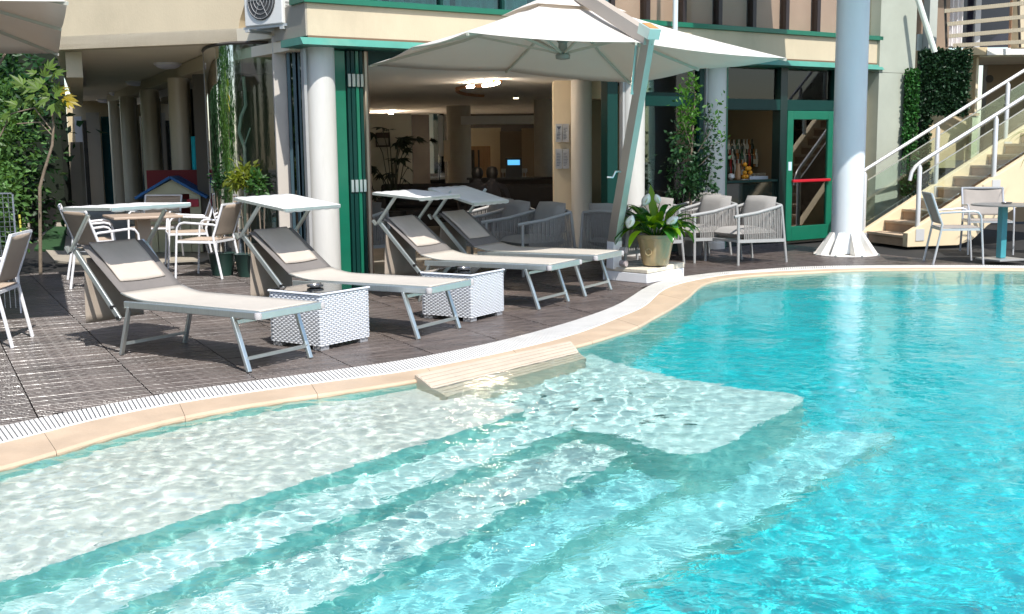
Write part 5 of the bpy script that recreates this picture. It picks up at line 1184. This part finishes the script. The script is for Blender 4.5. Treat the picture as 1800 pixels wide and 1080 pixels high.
for s in (-1,1):
    m=MB(); m.bar((s*(hw+.12),.30,ez-.075),(0,.30,az_+.012),.80,.035,up=(0,0,1)); m.build('roof',mat('blue playhouse roof',(.015,.11,.33),rough=.5),ph)
    MB().b2(s*.30-.085,s*.30+.085,-.018,-.002,ez-.21,ez-.10).build('shutter',mat('red shutter',(.45,.04,.07),rough=.5),ph)
MB().b2(-.2,.2,.01,.02,ez-.22,ez-.10).build('window',DARK,ph)
def shrub(px,py,y,rad,n,L,m_,label,name='shrub',stems=5,group=None,pot_=True):
    c=dep(px,py,y); t=thing(name,label,'plant',(c.x,c.y,0),0,group)
    m=MB()
    for k in range(stems):
        a=R.uniform(0,6.28); m.tube([(.03*cos(a),.03*sin(a),.15),(rad[0]*.3*cos(a),rad[0]*.3*sin(a),c.z*.6),(rad[0]*.6*cos(a),rad[0]*.6*sin(a),c.z)],.007,5,r2=.003)
    m.build('stem',BARK,t)
    p,d=cloud(np.array([0,0,c.z]),rad,n,rng,10,.35,.2); leafquads(p,d,L,'foliage',m_,t,asp=.42)['kind']='stuff'
    MB().lathe([(.12,0),(.16,.26),(.17,.27),(.14,.27)],n=20).build('pot',mat('dark green planter',(.02,.05,.04),rough=.4),t,smooth=True)
    return t
shrub(430,312,13.55,(.19,.15,.13),420,.085,FOLY,'yellow green leafy shrub in front of the curved glass bay')
shrub(457,325,13.4,(.12,.1,.12),200,.075,FOL,'low green shrub at the foot of the grey corner pier')
shrub(384,320,13.7,(.06,.06,.22),110,.085,FOLD,'dark slender plant with drooping leaves at the left end of the glass bay')
b=G(492,432); bn=thing('broadleaf_plant','clump of tall bright green broad leaves growing behind the second lounger','plant',(b.x,b.y,0))
for k in range(22):
    a=R.uniform(0,6.28); e=R.uniform(.7,1.4); m=MB(); blade(m,(.05*cos(a),.05*sin(a),.05),(cos(a)*cos(e),sin(a)*cos(e),sin(e)),R.uniform(.5,.78),R.uniform(.045,.07),R.uniform(.6,1.6),stem=.45); m.build('leaf',FOLB if k%3 else LILY,bn,smooth=True,fix=False)
# birch trunk standing inside the glass bay
bt_=thing('bare_tree','pale crooked bare trunk rising behind the curved glass','tree',(dep(430,340,14.9).x,14.9,0)); o0=Vector(bt_.location)
m=MB(); m.tube([dep(432,400,14.9)-o0,dep(432,330,14.9)-o0,dep(430,260,14.9)-o0,dep(420,232,14.9)-o0,dep(424,205,14.9)-o0,dep(432,185,14.9)-o0,dep(428,135,14.9)-o0],.022,8); m.tube([dep(430,255,14.9)-o0,dep(440,225,14.9)-o0],.01,6); m.build('trunk',mat('pale bark',(.5,.5,.46),rough=.8,var=.2,scale=10),bt_,smooth=True)
for k,(px0,px1,py,yy) in enumerate(((370,377,238,15.2),(384,389,244,15.2),(338,347,243,16.6))): pass
tw=thing('towel','turquoise towel hanging inside the curved glass bay','towel',(dep(375,270,15.6).x,15.6,0)); c=dep(375,270,15.6)
m=MB(); m.grid(lambda u,v:(-.05+.10*u+.01*sin(v*5),.015*sin(u*9),c.z-.33+.6*v),8,8); m.build('cloth',mat('turquoise towel cloth',(.02,.48,.58),rough=.9,emit=None),tw,smooth=True,thick=.01)
c=dep(343,275,17.5); m=MB(); m.grid(lambda u,v:(c.x-.05+.10*u,c.y+.01*sin(u*9),c.z-.3+.6*v),6,6); tag(m.build('towel',mat('turquoise towel cloth',(.02,.5,.6)),smooth=True,thick=.01),'turquoise towel hanging between the walkway columns','towel')
# turf strip, low dark fence, mesh panel, yellow cane
TURF=mat('artificial turf',(.02,.07,.02),rough=.95,var=.25,scale=5,bump=.6,bscale=150)
m=MB(); a=[G(60,437),G(112,440),G(118,398),G(88,398)]; m.prism([(p.x,p.y) for p in a],-.04,-.004); o=m.build('turf_strip',TURF); o['kind']='structure'
fa,fb=G(55,424),G(99,396); fn_=thing('low_fence','low dark board fence running back along the turf strip','fence',(fa.x,fa.y,0)); v=(fb-fa); nb_=22
for k in range(nb_):
    p=v*(k+.04)/nb_; q=v*(k+.92)/nb_; m=MB(); m.bar((p.x,p.y,.27),(q.x,q.y,.27),.02,.50+.01*(k%3)); m.build('board',mat('dark stained board',(.022,.018,.016),rough=.8,var=.2),fn_)
MB().bar((0,0,.56),(v.x,v.y,.56),.05,.03).build('top_rail',mat('dark stained board',(.02,.018,.016)),fn_)
c=dep(0,395,10.6); mp=thing('mesh_panel','white wire grid panel standing at the far left edge behind the chair','panel',(c.x,c.y,0)); x1=dep(23,340,10.6).x-c.x; zt=dep(10,339,10.6).z
m=MB(); m.b2(x1-.012,x1,-.006,.006,0,zt); m.b2(-.6,x1,-.006,.006,zt-.012,zt); m.build('frame',WMET,mp)
for k in range(11): 
    m=MB(); xx=x1-.05*(k+1); m.b2(xx-.0025,xx+.0025,-.003,.003,.05,zt); m.build('wire',mat('grey wire',(.5,.5,.48),rough=.5),mp)
for k in range(14): m=MB(); zz=zt-.045*(k+1); m.b2(-.6,x1,-.003,.003,zz-.002,zz+.002); m.build('wire',mat('grey wire',(.5,.5,.48)),mp)
a=G(40,440); c=dep(34,378,a.y+.2); m=MB(); m.tube([a,c],.016,8); tag(m.build('cane',mat('yellow cane',(.42,.40,.06),rough=.5)),'yellow garden cane leaning beside the turf strip','cane')
# ---------------------------------------------------------------- things inside the lounge and bar
pt=thing('painting','dark framed painting on the lounge wall under the warm led bar','painting',Dp(673,246,20.9)); 
MB().b2(-.13,.13,-.02,.03,-.13,.13).build('frame',mat('dark picture frame',(.03,.015,.01),rough=.5),pt); MB().b2(-.10,.10,-.026,-.021,-.10,.03).build('canvas',mat('pale canvas',(.30,.28,.24),rough=.8),pt)
c=dep(690,300,20.2); mo=thing('monstera_plant','dark monstera plant in front of the pale lounge wall','potted plant',(c.x,c.y,0)); MON=leafmat('monstera leaf',(.010,.020,.010),tr=.1)
for k in range(26):
    a=R.uniform(0,6.28); h_=R.uniform(.5,2.0); m=MB(); rr=R.uniform(.15,.5); lobed(m,Vector((rr*cos(a),rr*sin(a)*.6,h_)),Vector((cos(a),sin(a),R.uniform(-.5,.5))),Vector((0,-.5,.8)),0,R.uniform(.2,.34)); m.tube([(0,0,.3),(rr*cos(a)*.5,rr*sin(a)*.3,h_*.8),(rr*cos(a),rr*sin(a)*.6,h_)],.008,4); m.build('leaf',MON,mo,fix=False)
MB().lathe([(.2,0),(.26,.4)],n=20).build('pot',BLACKP,mo)
for k,(px,py,lb) in enumerate(((905,345,'dark upholstered sofa in the lounge, in front of the bar'),(760,350,'dark upholstered sofa deep in the lounge, left of the round column'))):
    c=dep(px,py,19.5+k); s=thing('sofa',lb,'sofa',(c.x,c.y,0)); SOF=mat('charcoal sofa fabric',(.030,.028,.028),rough=.9)
    MB().b2(-.95,.95,-.4,.4,.12,.42).build('seat',SOF,s,bevel=.04); MB().b2(-.95,.95,.25,.42,.42,.85).build('backrest',SOF,s,bevel=.05)
    for q in (-1,1): MB().b2(q*.88-.09,q*.88+.09,-.4,.4,.12,.62).build('armrest',SOF,s,bevel=.04)
    for q in (-.85,.85): 
        for r_ in (-.33,.33): MB().b2(q-.03,q+.03,r_-.03,r_+.03,0,.12).build('leg',BLACKP,s)
    tag(None,'','') if False else None
def person(px,py,y,label,hair=(.008,.006,.005)):
    h=dep(px,py,y); t=thing('person',label,'person',(h.x,h.y,0)); zh=h.z
    V=[(0,0,zh-.62),(0,.02,zh-.40),(0,.03,zh-.22),(0,.02,zh-.13),(0,0,zh-.02),(.20,.03,zh-.24),(.27,-.02,zh-.48),(.22,-.25,zh-.55),(-.20,.03,zh-.24),(-.27,-.02,zh-.48),(-.22,-.25,zh-.55),(.10,-.02,zh-.66),(.12,-.45,zh-.64),(.12,-.48,zh-1.02),(-.10,-.02,zh-.66),(-.12,-.45,zh-.64),(-.12,-.48,zh-1.02)]
    E=[(0,1),(1,2),(2,3),(3,4),(2,5),(5,6),(6,7),(2,8),(8,9),(9,10),(0,11),(11,12),(12,13),(0,14),(14,15),(15,16)]
    rr=[(.15,.11),(.16,.11),(.10,.08),(.055,.055),(.085,.105),(.06,.06),(.05,.05),(.035,.035),(.06,.06),(.05,.05),(.035,.035),(.09,.08),(.07,.07),(.045,.045),(.09,.08),(.07,.07),(.045,.045)]
    me=bpy.data.meshes.new('body'); me.from_pydata([(a,-b,c) for a,b,c in V],E,[]); o=bpy.data.objects.new('body',me); C.collection.objects.link(o); o.parent=t
    md=o.modifiers.new('skin','SKIN'); sv=me.skin_vertices[0].data
    for k,v in enumerate(sv): v.radius=rr[k]; v.use_root=(k==0)
    o.modifiers.new('sub','SUBSURF').levels=1; me.materials.append(mat('dark clothing',(.02,.02,.025),rough=.9))
    m=MB(); m.lathe([(.02,.105),(.07,.09),(.096,.04),(.098,-.02),(.085,-.075),(.05,-.10)],n=16); m.build('hair',mat('black hair',hair,rough=.5),t,smooth=True,loc=(0,-.005,zh+.0))
    return t
person(839,305,19.0,'dark haired person in dark clothes seated in the lounge, left of two, seen from behind')
person(865,304,18.8,'dark haired person in dark clothes seated in the lounge, right of two, seen from behind')
# bar counter with glowing cooler and glasses in the lounge
c=dep(905,300,22.5); bc=thing('bar_counter','dark bar counter deep in the lounge','bar counter',(c.x,c.y,0)); MB().b2(-.9,.9,0,.5,0,.86).build('front',DARK,bc); MB().b2(-.95,.95,-.05,.55,.86,.90).build('top',mat('polished dark counter',(.06,.05,.05),rough=.15),bc)
c=dep(903,289,22.6); cd=thing('drinks_cooler','small drinks display glowing blue on the lounge bar','cooler',(c.x,c.y,.9)); MB().b2(-.16,.16,0,.2,0,.38).build('casing',BLACKP,cd); MB().b2(-.12,.12,-.01,-.002,.24,.34).build('lit_panel',mat('blue lit panel',(.1,.4,.7),emit=(.12,.5,.9),es=.8),cd)
GLS=mat('shiny glassware',(.55,.56,.55),rough=.08,spec=1)
def small(name,prof,loc,mt,label,cat,group,n=10): 
    o=MB().lathe(prof,n=n).build(name,mt,smooth=True,loc=tuple(loc)); return tag(o,label,cat,group)
GP=[(.03,0),(.008,.01),(.008,.07),(.04,.11),(.035,.17)]
for k in range(9):
    c=dep(884+k*5,312+ (k%3)*4,22.55); small('wine_glass',GP,(c.x,c.y+.1,.9),GLS,('first','second','third','fourth','fifth','sixth','seventh','eighth','ninth')[k]+' glinting wine glass from the left on the dark lounge bar','glass','glasses on the lounge bar')
# bar behind the window bay
bx=FS(1282,-1.6); by=FS(1362,-1.6)
BB=mat('brown bar back wall',(.26,.21,.14),rough=.9,var=.05,scale=2)
hb('lamp_strip',mat('bar lamp',(1,.8,.6),emit=(1,.78,.52),es=11),FS(1285,-.6),FS(1350,-.6),-.62,-.56,2.27,2.29)
hb('bar_back_wall',BB,-2.6,.75,-2.35,-2.25,0,2.6); hb('bar_side_wall',BB,.72,.8,-2.3,-.15,0,2.6); hb('bar_ceiling',mat('amber bar ceiling',(.3,.25,.18),rough=.9),-2.1,.75,-2.3,-.13,2.3,2.4)
bs=thing('bar_shelf','dark tiered back bar shelf crowded with bottles behind the window','shelf',FW(-1.0,-1.55),FRZ)
MB().b2(-.95,.95,-.15,.20,0,.95).build('cabinet',DARK,bs); MB().b2(-.95,.4,-.15,.05,1.10,1.12).build('tier',DARK,bs); MB().b2(-.95,.25,-.02,.18,1.26,1.28).build('tier',DARK,bs)
hb_=[mat('clear spirit bottle',(.42,.44,.44),rough=.1),mat('dark bottle',(.02,.03,.02),rough=.1),mat('amber bottle',(.25,.10,.02),rough=.1),mat('red bottle',(.25,.02,.02),rough=.15),mat('green bottle',(.03,.10,.05),rough=.1)]
LBL=mat('paper bottle label',(.55,.54,.50),rough=.8)
BP=[(.034,0),(.036,.01),(.036,.17),(.030,.20),(.013,.235),(.012,.29),(.015,.295)]
BT=['clear','dark','amber','red','green']
def bottle(px,zz,nn,k,row,i):
    s=FS(px,nn); p=FW(s,nn,zz); o=MB().lathe(BP,n=10).build('bottle',hb_[k%5],smooth=True,loc=tuple(p)); tag(o,('first','second','third','fourth','fifth','sixth','seventh','eighth','ninth','tenth','eleventh','twelfth','thirteenth')[i]+' bottle from the left, %s, on the %s tier of the back bar shelf'%(BT[k%5],row),'bottle','bottles on the back bar shelf')
    MB().lathe([(.037,.05),(.037,.13)],n=10).build('label',LBL,o,smooth=True) if k%2==0 else None
for k in range(12): bottle(1281+k*4.4+(k%2),1.28,-1.62,[0,1,0,4,0,1,0,0,2,1,4,2][k],'top',k)
for k in range(13): bottle(1279+k*4.2,1.12,-1.45,[1,3,0,1,2,1,4,0,1,3,1,2,0][k],'middle',k)
for k in range(8): bottle(1280+k*4,.95,-1.42,[1,3,1,0,3,1,2,1][k],'bottom',k)
for k in range(7):
    p=FW(FS(1320+k*6.5,-1.35),-1.35,.95); small('cup',[(.02,0),(.035,.05),(.036,.07),(.03,.07)],p,mat('white cup',(.62,.62,.60),rough=.3),('first','second','third','fourth','fifth','sixth','seventh')[k]+' white cup from the left in the row on the back bar','cup','cups on the bar')
p=FW(FS(1314,-.5),-.5,FZ(1320,318)); jc=thing('orange_display','stack of bright oranges in a juicer on the bar ledge','juicer',tuple(p))
for k in range(7): MB().lathe([(.005,-.035),(.025,-.026),(.036,0),(.025,.026),(.005,.035)],n=10).build('orange',mat('orange peel',(.75,.34,.02),rough=.5),jc,smooth=True,loc=((k%3-1)*.05*(1 if k<3 else .7),0,.04+.062*(k//2)))
MB().b2(-.09,.09,-.05,.05,-.01,.005).build('tray',mat('steel base plate',(.4,.4,.4)),jc)
p=FW(FS(1333,-.4),-.4,FZ(1320,318)); tag(MB().b2(-.14,.14,-.08,.08,0,.05).build('tray',mat('pale tray',(.5,.55,.6),rough=.4),loc=tuple(p)),'pale tray lying on the bar ledge behind the window','tray')
p=FW(FS(1286,-.4),-.4,FZ(1286,318)); tag(MB().lathe([(.02,0),(.05,.03),(.045,.08),(.02,.09)],n=12).build('sugar_bowl',mat('white cup',(.6,.6,.6)),smooth=True,loc=tuple(p)),'white lidded bowl at the left end of the bar ledge','bowl')
p=FW(FS(1298,-.45),-.45,FZ(1298,318)); tag(MB().lathe([(.04,0),(.045,.1),(.03,.2),(.035,.24)],n=12).build('carafe',mat('copper carafe',(.35,.2,.1),rough=.4),smooth=True,loc=tuple(p)),'copper coloured carafe left of the oranges','carafe')
# menu sheets on the pilaster
PAP=mat('pale blue menu sheet',(.42,.45,.50),rough=.6); INK=mat('dark blue print',(.05,.07,.12),rough=.7)
def sheet(px0,px1,py0,py1,label,icon):
    y=17.12; a=dep(px0,py1,y); b=dep(px1,py0,y); t=thing('menu_sheet',label,'notice',(a.x,y,a.z),0,'menu sheets on the pilaster'); w=b.x-a.x;h=b.z-a.z
    MB().b2(0,w,-.006,.06,0,h).build('paper',PAP,t)
    m=MB(); rr=random.Random(px0*7+py0)
    n=int(h/.022)
    for k in range(2,n-2):
        if icon and k>n*.45: continue
        x1=w*(.45+.4*rr.random()); m.b2(w*.15,x1,-.009,-.0065,h*k/n,h*k/n+.007)
    if icon:
        cx_=w*.5; m.add([(cx_-.035,-.008,h*.86),(cx_+.035,-.008,h*.86),(cx_,-.008,h*.66)],[(0,1,2)]); m.b2(cx_-.004,cx_+.004,-.009,-.0065,h*.52,h*.68); m.b2(cx_-.02,cx_+.02,-.009,-.0065,h*.50,h*.515)
    m.build('print',INK,t,kind='stuff')
sheet(977,988,218,250,'upper left menu sheet on the beige pilaster, with a cocktail glass',True); sheet(989,1000,218,250,'upper right menu sheet on the beige pilaster',False)
sheet(977,988,262,297,'lower left menu sheet on the beige pilaster',False); sheet(989,1000,262,297,'lower right menu sheet on the beige pilaster',False)
